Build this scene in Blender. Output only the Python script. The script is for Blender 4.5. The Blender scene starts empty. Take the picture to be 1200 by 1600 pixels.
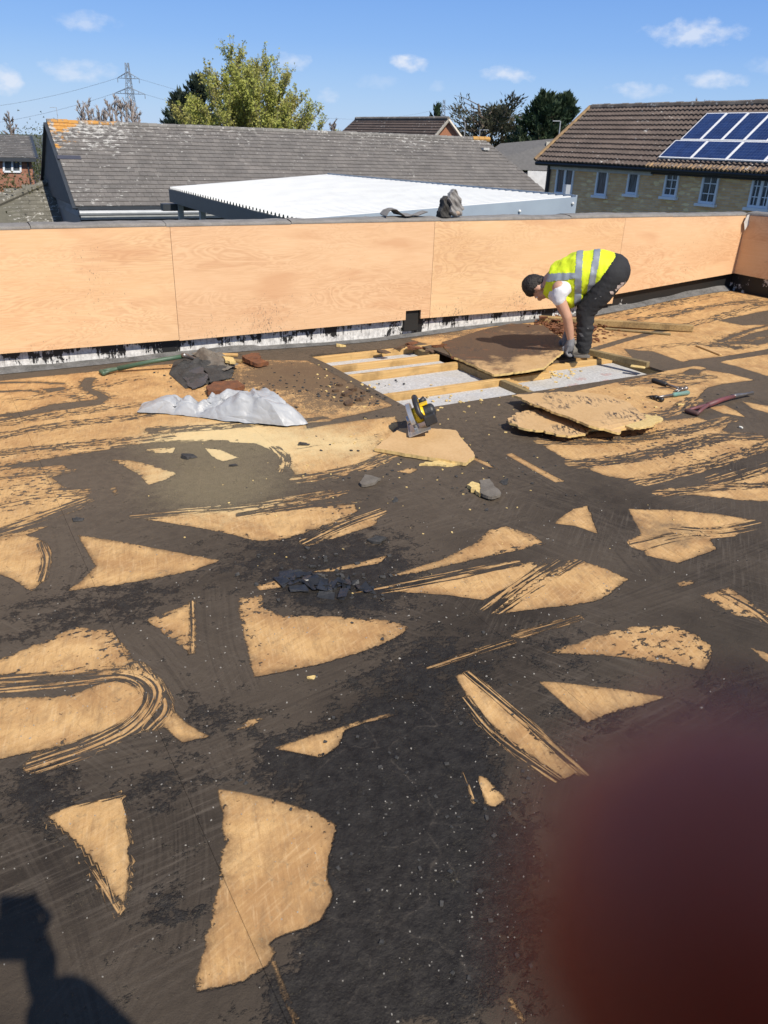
import bpy, bmesh, math, random
import numpy as np
from mathutils import Vector, Matrix
random.seed(7); rng = np.random.default_rng(7)
rad = math.radians
S = bpy.context.scene
COL = S.collection

# ------------------------------------------------------------------ camera
TH = rad(30.65); PITCH = rad(25.6); ROLL = rad(2.0); FPX = 1200.0
def rotz(v):
    return np.array([v[0]*math.cos(TH)+v[1]*math.sin(TH), -v[0]*math.sin(TH)+v[1]*math.cos(TH), v[2]])
_f = np.array([0, math.cos(PITCH), -math.sin(PITCH)]); _r = np.array([1., 0, 0]); _u = np.cross(_r, _f)
_R = _r*math.cos(ROLL)+_u*math.sin(ROLL); _U = -_r*math.sin(ROLL)+_u*math.cos(ROLL)
F, R, U = rotz(_f), rotz(_R), rotz(_U)
CAM = rotz(np.array([0, -7.34, 1.65]))
cd = bpy.data.cameras.new('camera'); cam = bpy.data.objects.new('camera', cd); COL.objects.link(cam)
cd.sensor_fit = 'VERTICAL'; cd.sensor_height = 7.6; cd.sensor_width = 5.7; cd.lens = 5.7
cd.clip_start = 0.002; cd.clip_end = 3000
cd.dof.use_dof = True; cd.dof.focus_distance = 4.5; cd.dof.aperture_fstop = 1.6
m = Matrix(((R[0], U[0], -F[0], CAM[0]), (R[1], U[1], -F[1], CAM[1]), (R[2], U[2], -F[2], CAM[2]), (0, 0, 0, 1)))
cam.matrix_world = m
S.camera = cam

# ------------------------------------------------------------------ sun, sky, exposure
SUN_EL = rad(48)
sd_ = bpy.data.lights.new('sun', 'SUN'); sun = bpy.data.objects.new('sun', sd_); COL.objects.link(sun)
sd_.energy = 4.6; sd_.angle = rad(0.53); sd_.color = (1.0, 0.92, 0.80)
sun.rotation_euler = Vector((-0.035, math.cos(SUN_EL), -math.sin(SUN_EL))).to_track_quat('-Z', 'Y').to_euler()
sun.location = (0, -20, 30)
W = bpy.data.worlds.new('World'); S.world = W; W.use_nodes = True
SKY_STRENGTH = 0.14
S.view_settings.view_transform = 'Standard'; S.view_settings.look = 'None'
S.view_settings.exposure = 0.34; S.view_settings.gamma = 1.0; S.view_settings.use_curve_mapping = False

def raydir(px, py):
    d = F + R*((px-600)/FPX) + U*((800-py)/FPX)
    return d/np.linalg.norm(d)
def build_world():
    nt = W.node_tree; N = nt.nodes; L = nt.links; N.clear()
    out = N.new('ShaderNodeOutputWorld'); bg = N.new('ShaderNodeBackground')
    sky = N.new('ShaderNodeTexSky'); sky.sky_type = 'NISHITA'; sky.sun_disc = False
    sky.sun_elevation = SUN_EL; sky.sun_rotation = math.pi
    sky.air_density = 1.25; sky.dust_density = 0.35; sky.ozone_density = 2.2; sky.altitude = 50
    bg.inputs['Strength'].default_value = SKY_STRENGTH
    tc = N.new('ShaderNodeTexCoord')
    def math_(op, a, b=None, clamp=False):
        n = N.new('ShaderNodeMath'); n.operation = op; n.use_clamp = clamp
        for i, x in enumerate((a, b)):
            if x is None: continue
            if isinstance(x, (int, float)): n.inputs[i].default_value = x
            else: L.new(x, n.inputs[i])
        return n.outputs[0]
    def dot(v):
        n = N.new('ShaderNodeVectorMath'); n.operation = 'DOT_PRODUCT'
        L.new(tc.outputs['Generated'], n.inputs[0]); n.inputs[1].default_value = tuple(v); return n.outputs['Value']
    noi = N.new('ShaderNodeTexNoise'); noi.inputs['Scale'].default_value = 42; noi.inputs['Detail'].default_value = 6
    noi.inputs['Roughness'].default_value = 0.55
    mp = N.new('ShaderNodeMapping'); mp.inputs['Scale'].default_value = (1, 1, 1.7)
    L.new(tc.outputs['Generated'], mp.inputs[0]); L.new(mp.outputs[0], noi.inputs['Vector'])
    nz = math_('MULTIPLY', math_('SUBTRACT', noi.outputs['Fac'], 0.5), 3.6)
    clouds = [(135, 34, 42, 13, .45), (125, 110, 48, 15, .5), (8, 124, 20, 17, .75), (455, 96, 28, 15, .5), (510, 150, 18, 10, .5),
              (638, 102, 30, 13, .85), (788, 116, 34, 13, .75), (1082, 50, 58, 17, .7), (1000, 142, 40, 11, .6), (1116, 126, 44, 12, .65),
              (590, 128, 40, 10, .2), (685, 134, 14, 8, .35), (1200, 100, 30, 12, .3)]
    items = []
    for px, py, a, b, s in clouds:
        items.append((raydir(px, py), a/FPX, b/FPX, s))
    r2 = random.Random(3)
    for i in range(14):
        az = TH + rad(75 + i*16 + r2.uniform(-6, 6)); el = rad(r2.uniform(4, 14))
        items.append((np.array([math.sin(az)*math.cos(el), math.cos(az)*math.cos(el), math.sin(el)]), r2.uniform(.03, .06), r2.uniform(.01, .018), r2.uniform(.4, .8)))
    acc = None
    for d, a, b, s in items:
        e1 = np.cross(d, [0, 0, 1.]); e1 /= np.linalg.norm(e1); e2 = np.cross(e1, d)
        x = math_('DIVIDE', dot(e1), a); y = math_('DIVIDE', dot(e2), b)
        q = math_('SUBTRACT', 1.0, math_('ADD', math_('MULTIPLY', x, x), math_('MULTIPLY', y, y)))
        front = math_('GREATER_THAN', dot(d), 0.5)
        v = math_('MULTIPLY', math_('ADD', q, math_('MULTIPLY', nz, math_('GREATER_THAN', q, -2.5))), 0.85, True)
        v = math_('MULTIPLY', math_('MULTIPLY', math_('POWER', v, 1.3), front), s)
        acc = v if acc is None else math_('MAXIMUM', acc, v)
    mix = N.new('ShaderNodeMix'); mix.data_type = 'RGBA'
    sx = N.new('ShaderNodeSeparateXYZ'); L.new(tc.outputs['Generated'], sx.inputs[0])
    ramp = N.new('ShaderNodeValToRGB'); L.new(sx.outputs[2], ramp.inputs[0]); cr = ramp.color_ramp
    stops = [(0.0, (2.05, 3.25, 5.0)), (.035, (1.6, 2.85, 4.9)), (.10, (.92, 2.1, 4.7)), (.19, (.52, 1.5, 4.2)), (.45, (.75, 1.4, 3.0)), (1.0, (.6, 1.05, 2.2))]
    while len(cr.elements) < len(stops): cr.elements.new(.5)
    for e_, (p_, c_) in zip(cr.elements, stops): e_.position = p_; e_.color = c_+(1,)
    tint = N.new('ShaderNodeMix'); tint.data_type = 'RGBA'; tint.inputs['Factor'].default_value = .85
    L.new(sky.outputs[0], tint.inputs[6]); L.new(ramp.outputs[0], tint.inputs[7])
    L.new(acc, mix.inputs['Factor']); L.new(tint.outputs[2], mix.inputs[6]); mix.inputs[7].default_value = (4.5, 4.8, 5.4, 1)
    L.new(mix.outputs[2], bg.inputs['Color']); L.new(bg.outputs[0], out.inputs['Surface'])
build_world()

# ------------------------------------------------------------------ pixel <-> place helpers
def sm(a, b, x):
    t = np.clip((np.asarray(x, float)-a)/(b-a), 0, 1); return t*t*(3-2*t)
def H(x, y):
    """height of the roof deck: it falls to the outlet and rises to the far corner"""
    return 0.15*sm(2.2, 4.9, x)*sm(-4.4, -1.2, y) - 0.035*np.exp(-((np.asarray(x)+.2)/1.0)**2)*sm(-.8, -.15, y)
def ray(px, py): return F + R*((px-600)/FPX) + U*((800-py)/FPX)
def atz(px, py, z):
    d = ray(px, py); return CAM + d*((z-CAM[2])/d[2])
def G(px, py, dz=0.0):
    """point of the deck under a pixel"""
    z = 0.0
    for _ in range(5):
        p = atz(px, py, z+dz); z = float(H(p[0], p[1]))
    return atz(px, py, z+dz)
def onp(px, py, P0, n):
    d = ray(px, py); return CAM + d*(np.dot(np.asarray(P0)-CAM, n)/np.dot(d, n))
def wal(px, py, Y=0.0): return onp(px, py, (0, Y, 0), np.array([0, 1., 0]))
def atD(px, py, D):
    d = ray(px, py); return CAM + d*(D/math.hypot(d[0], d[1]))

# ------------------------------------------------------------------ materials
MATS = {}
class NT:
    def __init__(s, name):
        s.m = bpy.data.materials.new(name); s.m.use_nodes = True; s.t = s.m.node_tree; s.N = s.t.nodes; s.L = s.t.links
        s.b = s.N['Principled BSDF']; s.tc = s.N.new('ShaderNodeTexCoord')
    def put(s, x, sock):
        if isinstance(x, (int, float)): sock.default_value = x
        elif isinstance(x, (tuple, list)): sock.default_value = tuple(x) if len(x) != 3 or sock.type == 'VECTOR' else tuple(x)+(1,)
        else: s.L.new(x, sock)
    def math(s, op, a, b=None, c=None, clamp=False):
        n = s.N.new('ShaderNodeMath'); n.operation = op; n.use_clamp = clamp
        for i, x in enumerate((a, b, c)):
            if x is not None: s.put(x, n.inputs[i])
        return n.outputs[0]
    def mapr(s, x, a, b, c=0., d=1.):
        n = s.N.new('ShaderNodeMapRange'); s.put(x, n.inputs[0])
        for i, v in enumerate((a, b, c, d)): s.put(v, n.inputs[i+1])
        return n.outputs[0]
    def coord(s, kind='Object', scale=(1, 1, 1), rot=(0, 0, 0), src=None):
        v = src or s.tc.outputs[kind]
        if any(rot):
            n = s.N.new('ShaderNodeMapping'); s.L.new(v, n.inputs[0]); n.inputs['Rotation'].default_value = rot; v = n.outputs[0]
        n = s.N.new('ShaderNodeMapping'); s.L.new(v, n.inputs[0])
        n.inputs['Scale'].default_value = scale; return n.outputs[0]
    def noise(s, v, scale=5, detail=3, rough=.5, dist=0):
        n = s.N.new('ShaderNodeTexNoise'); s.L.new(v, n.inputs['Vector'])
        n.inputs['Scale'].default_value = scale; n.inputs['Detail'].default_value = detail; n.inputs['Roughness'].default_value = rough
        n.inputs['Distortion'].default_value = dist; return n.outputs['Fac']
    def vor(s, v, scale=5, feature='F1', out='Distance', rnd=1):
        n = s.N.new('ShaderNodeTexVoronoi'); n.feature = feature; s.L.new(v, n.inputs['Vector'])
        n.inputs['Scale'].default_value = scale; n.inputs['Randomness'].default_value = rnd; return n.outputs[out]
    def mix(s, f, a, b):
        n = s.N.new('ShaderNodeMix'); n.data_type = 'RGBA'
        s.put(f, n.inputs['Factor']); s.put(a, n.inputs[6]); s.put(b, n.inputs[7]); return n.outputs[2]
    def attr(s, name, out='Fac'):
        n = s.N.new('ShaderNodeAttribute'); n.attribute_name = name; return n.outputs[out]
    def comb(s, x, y, z):
        n = s.N.new('ShaderNodeCombineXYZ'); s.put(x, n.inputs[0]); s.put(y, n.inputs[1]); s.put(z, n.inputs[2]); return n.outputs[0]
    def sep(s, v):
        n = s.N.new('ShaderNodeSeparateXYZ'); s.L.new(v, n.inputs[0]); return n.outputs
    def island(s): return s.N.new('ShaderNodeNewGeometry').outputs['Random Per Island']
    def objrand(s): return s.N.new('ShaderNodeObjectInfo').outputs['Random']
    def bump(s, h, strength=.5, dist=.01):
        n = s.N.new('ShaderNodeBump'); n.inputs['Strength'].default_value = strength; n.inputs['Distance'].default_value = dist
        s.put(h, n.inputs['Height']); s.L.new(n.outputs[0], s.b.inputs['Normal'])
    def col(s, x): s.put(x, s.b.inputs['Base Color'])
    def rough(s, x): s.put(x, s.b.inputs['Roughness'])
def simple(name, c1, c2=None, scale=8, rough=.7, metal=0., bump=.2, bscale=40, spec=.5, stretch=(1, 1, 1), detail=4):
    if name in MATS: return MATS[name]
    n = NT(name); c2 = c2 or tuple(x*.75 for x in c1)
    v = n.coord(scale=stretch)
    f = n.mapr(n.noise(v, scale, detail, .6), .3, .7)
    n.col(n.mix(f, c2, c1)); n.rough(rough); n.b.inputs['Metallic'].default_value = metal
    n.b.inputs['Specular IOR Level'].default_value = spec
    if bump: n.bump(n.noise(v, bscale, 4, .6), bump, .01)
    MATS[name] = n.m; return n.m

# ------------------------------------------------------------------ objects
WL = {}
def tag(o, label=None, cat=None, group=None, kind=None):
    if label: o['label'] = label
    if cat: o['category'] = cat
    if group: o['group'] = group
    if kind: o['kind'] = kind
    return o
def thing(name, loc, label, cat, group=None):
    o = bpy.data.objects.new(name, None); COL.objects.link(o); o.location = [float(x) for x in loc]; o.empty_display_size = .1
    WL[o.name] = np.array(loc, float); return tag(o, label, cat, group)
class MB:
    def __init__(s): s.v = []; s.f = []; s.base = 0
    def add(s, v, f):
        b = len(s.v); s.v.extend([tuple(map(float, p)) for p in v]); s.f.extend([tuple(i+b for i in q) for q in f]); return s
    def box(s, c, size, M=None, jit=0):
        x, y, z = size[0]/2, size[1]/2, size[2]/2
        P = np.array([(a*x, b*y, d*z) for d in (-1, 1) for b in (-1, 1) for a in (-1, 1)], float)
        if jit: P += rng.uniform(-jit, jit, P.shape)
        if M is not None: P = P @ np.asarray(M).T
        P = P+np.asarray(c, float)
        return s.add(P, [(0, 2, 3, 1), (4, 5, 7, 6), (0, 1, 5, 4), (2, 6, 7, 3), (0, 4, 6, 2), (1, 3, 7, 5)])
    def span(s, a, b):
        a = np.asarray(a, float); b = np.asarray(b, float); return s.box((a+b)/2, np.abs(b-a))
    def bar(s, p, q, w, h, up=(0, 0, 1)):
        p = np.asarray(p, float); q = np.asarray(q, float); d = q-p; l = np.linalg.norm(d); d /= l
        sx = np.cross(d, up); sx /= np.linalg.norm(sx); sz = np.cross(sx, d)
        return s.box((p+q)/2, (l, w, h), np.array([d, sx, sz]).T)
    def tube(s, pts, radii, n=8, caps=True):
        pts = [np.asarray(p, float) for p in pts]
        if isinstance(radii, (int, float)): radii = [radii]*len(pts)
        rings = []; prev = None
        for i, p in enumerate(pts):
            d = pts[min(i+1, len(pts)-1)]-pts[max(i-1, 0)]; d = d/(np.linalg.norm(d)+1e-12)
            if prev is None:
                a = np.cross(d, (0, 0, 1.));
                if np.linalg.norm(a) < .05: a = np.cross(d, (1., 0, 0))
            else: a = prev-d*np.dot(prev, d)
            a /= np.linalg.norm(a); prev = a; b = np.cross(d, a)
            rings.append([p+radii[i]*(a*math.cos(2*math.pi*k/n)+b*math.sin(2*math.pi*k/n)) for k in range(n)])
        v = [x for r in rings for x in r]; f = []
        for i in range(len(pts)-1):
            for k in range(n):
                f.append((i*n+k, i*n+(k+1) % n, (i+1)*n+(k+1) % n, (i+1)*n+k))
        if caps: f.append(tuple(range(n-1, -1, -1))); f.append(tuple((len(pts)-1)*n+k for k in range(n)))
        return s.add(v, f)
    def cyl(s, p, q, r, n=12): return s.tube([p, q], r, n)
    def prism(s, top, thick, down=(0, 0, -1), n_jit=0):
        top = [np.asarray(p, float) for p in top]; d = np.asarray(down, float)*thick; n = len(top)
        return s.add(top+[p+d for p in top], [tuple(range(n)), tuple(range(2*n-1, n-1, -1))]+[(i, i+n, (i+1) % n+n, (i+1) % n) for i in range(n)])
    def sphere(s, c, r, M=None, seg=12, rings=8):
        r = np.ones(3)*np.asarray(r, float); v = [(0, 0, 1.)]
        for i in range(1, rings):
            a = math.pi*i/rings
            v += [(math.sin(a)*math.cos(2*math.pi*k/seg), math.sin(a)*math.sin(2*math.pi*k/seg), math.cos(a)) for k in range(seg)]
        v.append((0, 0, -1.)); v = np.array(v)*r
        if M is not None: v = v @ np.asarray(M).T
        f = [(0, 1+k, 1+(k+1) % seg) for k in range(seg)]
        for i in range(rings-2):
            for k in range(seg):
                f.append((1+i*seg+k, 1+(i+1)*seg+k, 1+(i+1)*seg+(k+1) % seg, 1+i*seg+(k+1) % seg))
        l = len(v)-1; o = 1+(rings-2)*seg
        f += [(l, o+(k+1) % seg, o+k) for k in range(seg)]
        return s.add(v+np.asarray(c, float), f)
    def grid(s, P):
        P = np.asarray(P, float); a, b = P.shape[:2]
        return s.add(P.reshape(-1, 3), [(i*b+j, i*b+j+1, (i+1)*b+j+1, (i+1)*b+j) for i in range(a-1) for j in range(b-1)])
    def build(s, name, mat, parent=None, smooth=False, bevel=0, local=False):
        me = bpy.data.meshes.new(name)
        off = WL[parent.name] if parent is not None else np.zeros(3)
        v = np.asarray(s.v, float)
        me.from_pydata((v-off).tolist(), [], s.f); me.update()
        if bevel or not smooth:
            pass
        bm = bmesh.new(); bm.from_mesh(me); bmesh.ops.recalc_face_normals(bm, faces=bm.faces)
        if bevel: bmesh.ops.bevel(bm, geom=list(bm.edges), offset=bevel, segments=1, affect='EDGES', profile=.5)
        bm.to_mesh(me); bm.free()
        me.materials.append(mat)
        if smooth: me.polygons.foreach_set('use_smooth', [True]*len(me.polygons))
        o = bpy.data.objects.new(name, me); COL.objects.link(o)
        if parent is not None: o.parent = parent; WL[o.name] = off
        else: WL[o.name] = np.zeros(3)
        return o
def rebase(o, loc):
    """top-level single mesh: move the origin to its base"""
    loc = Vector([float(x) for x in loc]); o.data.transform(Matrix.Translation(-loc)); o.location = loc; return o
def remesh(mb, voxel, name, mat, parent, smooth=6, noise=None):
    me = bpy.data.meshes.new('tmp'); me.from_pydata(mb.v, [], mb.f); me.update()
    o = bpy.data.objects.new('tmp', me); COL.objects.link(o)
    md = o.modifiers.new('r', 'REMESH'); md.mode = 'VOXEL'; md.voxel_size = voxel
    if smooth:
        ms = o.modifiers.new('s', 'SMOOTH'); ms.factor = .5; ms.iterations = smooth
    dg = bpy.context.evaluated_depsgraph_get(); ev = o.evaluated_get(dg)
    m2 = bpy.data.meshes.new_from_object(ev); bpy.data.objects.remove(o); bpy.data.meshes.remove(me)
    off = WL[parent.name] if parent is not None else np.zeros(3)
    n = len(m2.vertices); co = np.empty(n*3); m2.vertices.foreach_get('co', co); co = co.reshape(-1, 3)
    if noise is not None: co = noise(co)
    m2.vertices.foreach_set('co', (co-off).ravel()); m2.update()
    m2.materials.clear(); m2.materials.append(mat); m2.polygons.foreach_set('use_smooth', [True]*len(m2.polygons))
    m2.name = name
    r = bpy.data.objects.new(name, m2); COL.objects.link(r)
    if parent is not None: r.parent = parent
    WL[r.name] = off; return r
def chain(mb, pts, radii, lat=None, latscale=1.0, seg=12, rings=8):
    """overlapping balls along a path, later fused by a voxel remesh; lat = axis scaled by latscale"""
    pts = [np.asarray(p, float) for p in pts]; M = None
    if lat is not None:
        a = np.asarray(lat, float); a = a/np.linalg.norm(a); M = np.eye(3)+(latscale-1)*np.outer(a, a)
    for i in range(len(pts)-1):
        l = np.linalg.norm(pts[i+1]-pts[i]); n = max(2, int(l/(min(radii[i], radii[i+1])*.3)))
        for k in range(n+(i == len(pts)-2)):
            t = k/n; r = radii[i]*(1-t)+radii[i+1]*t
            mb.sphere(pts[i]*(1-t)+pts[i+1]*t, r, M, seg, rings)


# ================================================================== ROOF DECK
# bare chipboard patches left in the bitumen, each traced as an outline lying on the deck
TAN = [
 ([(72,1262),(110,1252),(150,1247),(195,1245),(204,1275),(207,1310),(208,1345),(202,1392),(190,1428),(176,1400),(150,1352),(112,1315),(78,1290)], .15),
 ([(340,1233),(380,1239),(430,1250),(480,1266),(522,1285),(525,1300),(514,1340),(510,1372),(520,1400),(503,1437),(478,1450),(440,1462),(418,1472),(432,1487),(420,1508),(375,1535),(335,1546),(302,1553),(312,1510),(330,1445),(346,1370),(350,1310),(347,1270)], .3),
 ([(0,1030),(60,1005),(120,980),(175,985),(195,1010),(220,1050),(250,1085),(290,1130),(328,1152),(285,1160),(270,1148),(258,1136),(215,1140),(170,1145),(110,1162),(60,1174),(0,1186),(-60,1196),(-60,1040)], .3),
 ([(230,968),(265,955),(302,942),(303,975),(300,1021),(285,1012),(255,990)], .12),
 ([(372,935),(410,930),(412,950),(440,962),(520,963),(600,968),(643,980),(600,1005),(540,1027),(490,1040),(440,1050),(398,1058),(388,1020),(375,965)], .3),
 ([(430,1170),(470,1155),(532,1137),(560,1128),(615,1113),(618,1118),(560,1133),(538,1142),(530,1165),(502,1184),(470,1178)], .1),
 ([(370,1140),(395,1124),(415,1122),(388,1136)], .03),
 ([(712,1056),(730,1050),(735,1060),(755,1067),(800,1110),(850,1160),(908,1205),(880,1218),(862,1215),(820,1175),(745,1125),(730,1090)], .06),
 ([(842,1065),(870,1066),(950,1075),(1045,1089),(1000,1102),(950,1115),(918,1129),(895,1112),(870,1090)], .2),
 ([(855,1020),(900,1005),(960,985),(990,978),(1050,978),(1085,990),(1112,1010),(1110,1030),(1100,1047),(1060,1040),(1000,1030),(930,1024)], .06),
 ([(670,1042),(740,1015),(800,1000),(806,1006),(750,1021),(700,1036)], .025),
 ([(806,992),(850,976),(903,966),(865,981),(815,998)], .025),
 ([(743,1212),(757,1214),(793,1250),(772,1262),(745,1250)], .04),
 ([(792,1560),(798,1561),(822,1600),(815,1602)], .03),
 ([(98,1520),(104,1522),(119,1558),(112,1558)], .012),
 ([(422,1500),(428,1500),(445,1545),(470,1605),(462,1605),(440,1550)], .012),
 ([(0,838),(40,835),(70,845),(78,865),(65,910),(50,925),(20,905),(0,898),(-40,890),(-40,842)], .2),
 ([(122,836),(180,845),(250,858),(345,876),(300,892),(200,912),(107,923),(130,905),(150,885),(135,860)], .25),
 ([(230,812),(330,798),(420,788),(480,770),(528,765),(533,775),(480,785),(520,789),(555,788),(560,799),(500,825),(435,845),(400,845),(340,830),(270,818)], .12),
 ([(475,848),(540,818),(590,798),(588,820),(520,842)], .03),
 ([(175,718),(210,720),(240,728),(277,740),(258,750),(232,758),(215,740)], .1),
 ([(320,700),(345,703),(372,715),(348,722),(330,712)], .1),
 ([(222,702),(275,699),(270,708),(240,708)], .02),
 ([(-40,728),(60,730),(100,726),(108,738),(80,745),(130,785),(90,797),(40,814),(0,830),(-40,838)], .06),
 ([(0,838),(40,828),(82,820),(40,836)], .02),
 ([(172,764),(180,760),(187,770),(180,774)], .03),
 ([(600,902),(690,875),(740,850),(765,828),(790,822),(830,835),(853,850),(800,862),(740,874),(650,895)], .2),
 ([(563,918),(650,908),(700,896),(760,880),(850,880),(905,875),(945,888),(983,905),(940,935),(915,943),(850,950),(790,958),(770,940),(700,930),(620,925)], .2),
 ([(400,915),(455,902),(440,918),(405,923)], .06),
 ([(486,894),(560,880),(610,866),(590,881),(520,893)], .03),
 ([(865,818),(895,795),(918,790),(935,835),(900,822)], .1),
 ([(982,795),(1050,797),(1120,803),(1182,813),(1165,826),(1105,836),(1120,858),(1060,880),(1010,868),(1000,840)], .15),
 ([(1095,930),(1140,918),(1200,960),(1230,985),(1230,1000),(1150,962)], .1),
 ([(1057,910),(1085,907),(1080,915),(1062,917)], .03),
 ([(1170,1010),(1200,1022),(1220,1034),(1200,1036)], .02),
 # the right-hand field
 ([(840,692),(870,676),(960,664),(1090,652),(1136,665),(1128,674),(1180,680),(1215,690),(1205,702),(1120,727),(1010,757),(985,750),(945,743),(890,721)], .07),
 ([(1030,772),(1100,759),(1150,745),(1210,728),(1210,784),(1150,781),(1090,774)], .05),
 ([(790,710),(800,708),(840,730),(882,752),(868,754),(830,733)], .04),
 ([(720,690),(740,712),(778,733),(765,730),(735,716)], .02),
 ([(620,737),(640,731),(655,733),(640,740)], .04),
 ([(716,655),(745,648),(790,652),(770,662),(735,664)], .05),
 ([(1108,637),(1132,633),(1150,641),(1166,652),(1130,646)], .1),
 ([(1152,621),(1190,629),(1215,640),(1215,650),(1175,638)], .1),
 ([(860,615),(920,598),(1000,580),(1060,570),(1085,571),(1105,575),(1078,585),(1105,578),(1142,584),(1180,594),(1130,600),(1105,606),(1090,622),(1045,650),(985,672),(930,668),(905,640)], .1),
 ([(1105,562),(1140,556),(1230,545),(1230,595),(1200,588),(1150,572)], .15),
 ([(640,530),(720,515),(800,500),(860,495),(930,487),(1040,470),(1120,452),(1230,440),(1230,540),(1140,556),(1080,562),(1040,572),(990,582),(940,570),(900,560),(840,540),(700,545)], .25),
 # the left-hand field
 ([(-60,600),(0,595),(120,583),(250,570),(400,562),(480,563),(560,605),(612,632),(622,665),(586,700),(602,716),(560,736),(500,749),(470,752),(462,742),(440,710),(400,693),(330,690),(270,690),(180,701),(80,716),(0,729),(-60,735)], .12),
]
BLK = [
 ([(0,1058),(60,1057),(120,1057),(122,1052),(160,1048),(158,1066),(115,1084),(60,1090),(0,1090),(-60,1092),(-60,1058)], .06),
 ([(65,608),(100,605),(112,613),(126,623),(95,616)], .1),
 ([(1062,584),(1080,576),(1098,578),(1088,588),(1068,588)], .06),
 ([(1105,606),(1130,600),(1165,604),(1230,620),(1230,640),(1150,625),(1095,622)], .1),
 ([(975,545),(1020,549),(1068,566),(1020,575),(990,560)], .1),
 ([(1120,500),(1155,494),(1230,480),(1230,506),(1160,508)], .1),
 ([(1130,540),(1170,522),(1230,508),(1230,528),(1180,540),(1150,546)], .05),
 ([(985,800),(1000,830),(1010,855),(1006,866),(985,810)], .02),
 ([(620,672),(700,640),(790,640),(840,690),(760,720),(640,690)], .0),
 ([(478,662),(520,655),(570,645),(614,634),(624,650),(560,657),(510,664),(480,670)], .03),
 ([(0,655),(30,648),(80,632),(160,623),(160,632),(90,641),(40,650),(0,660),(-40,662)], .03),
]
# brushed streaks: path, half width (m), bias (>0 bare board, <0 bitumen), contrast, streak frequency
STROKES = [
 ([(0,1070),(120,1060),(190,1050),(225,1060),(243,1085),(215,1130),(150,1165),(60,1195)], .06, .002, .10, 70),
 ([(215,1045),(250,1085),(255,1110),(235,1130)], .05, .0, .08, 80),
 ([(300,940),(301,1020)], .015, .0, .06, 120),
 ([(195,1250),(207,1320),(205,1390),(190,1430)], .008, -.01, .05, 120),
 ([(75,1290),(120,1330),(160,1385),(185,1428)], .02, -.01, .06, 120),
 ([(75,1268),(130,1250),(190,1240)], .02, -.012, .06, 120),
 ([(735,1055),(800,1110),(910,1205)], .03, .0, .07, 110),
 ([(728,1095),(770,1150),(865,1215)], .03, -.008, .06, 110),
 ([(730,1210),(745,1250)], .03, -.02, .06, 110),
 ([(215,806),(400,790),(535,766)], .06, -.004, .07, 60),
 ([(380,805),(470,790),(560,780)], .05, -.03, .09, 70),
 ([(480,846),(540,818),(592,800)], .06, .0, .07, 70),
 ([(560,925),(680,905),(800,880)], .055, -.02, .10, 60),
 ([(870,878),(820,910),(765,950)], .06, -.015, .09, 60),
 ([(905,878),(840,915),(780,955)], .03, -.005, .07, 80),
 ([(670,1042),(800,1002)], .02, .0, .04, 110),
 ([(805,993),(905,965)], .025, .0, .05, 110),
 ([(0,745),(110,735)], .05, .0, .07, 60),
 ([(0,830),(60,812),(132,785)], .08, -.004, .08, 50),
 ([(-10,790),(60,775),(125,770)], .09, .02, .07, 45),
 ([(65,850),(75,875),(66,905)], .03, -.006, .07, 80),
 # dashes of the left-hand field
 ([(-40,690),(60,668),(180,655),(230,648)], .10, .012, .055, 40),
 ([(-40,668),(120,645),(215,632)], .09, .018, .05, 40),
 ([(-40,712),(120,695),(260,682)], .09, .01, .055, 40),
 ([(-40,630),(60,622),(170,600),(220,590)], .10, .028, .055, 35),
 ([(240,672),(330,668),(420,660),(500,655)], .10, -.006, .06, 30),
 ([(470,748),(540,738),(610,712)], .09, -.002, .06, 45),
 ([(480,700),(560,690),(600,680)], .10, .035, .05, 30),
 ([(440,735),(450,715),(430,700)], .05, -.005, .06, 50),
 ([(180,700),(280,690),(350,690)], .04, -.02, .05, 60),
 # arcs of the right-hand field
 ([(850,690),(930,690),(1010,684),(1090,668),(1140,655)], .09, -.001, .055, 40),
 ([(900,725),(960,720),(1050,703),(1120,682),(1180,682)], .10, -.004, .06, 40),
 ([(1000,752),(1090,732),(1170,705),(1215,690)], .08, .008, .055, 45),
 ([(1120,750),(1165,738),(1210,722)], .10, -.01, .07, 50),
 ([(1030,770),(1120,762),(1210,757)], .06, .005, .05, 50),
 ([(870,612),(960,592),(1060,585)], .09, .010, .05, 40),
 ([(980,600),(1050,592),(1110,588)], .10, -.002, .06, 45),
 ([(900,640),(960,650),(1040,650),(1085,625)], .10, .0, .06, 45),
 ([(940,500),(1000,485),(1100,466),(1170,452)], .14, .03, .06, 30),
 ([(990,500),(1060,486),(1180,470)], .12, .01, .06, 30),
 ([(1040,515),(1110,500),(1210,470)], .12, .015, .06, 30),
 ([(930,545),(1000,524),(1060,510)], .07, -.05, .03, 30),
 ([(850,617),(940,598),(1000,584),(1070,570),(1130,561),(1215,545)], .07, -.06, .02, 30),
 ([(1000,545),(1080,535),(1170,540)], .10, .02, .06, 35),
 ([(1120,540),(1180,530),(1220,522)], .08, -.01, .05, 40),
 ([(1060,828),(1120,833),(1180,820)], .07, -.012, .07, 60),
 ([(1000,850),(1060,835),(1130,830)], .08, .02, .05, 60),
 ([(1130,928),(1180,955),(1215,985)], .03, .0, .07, 80),
]
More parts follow.
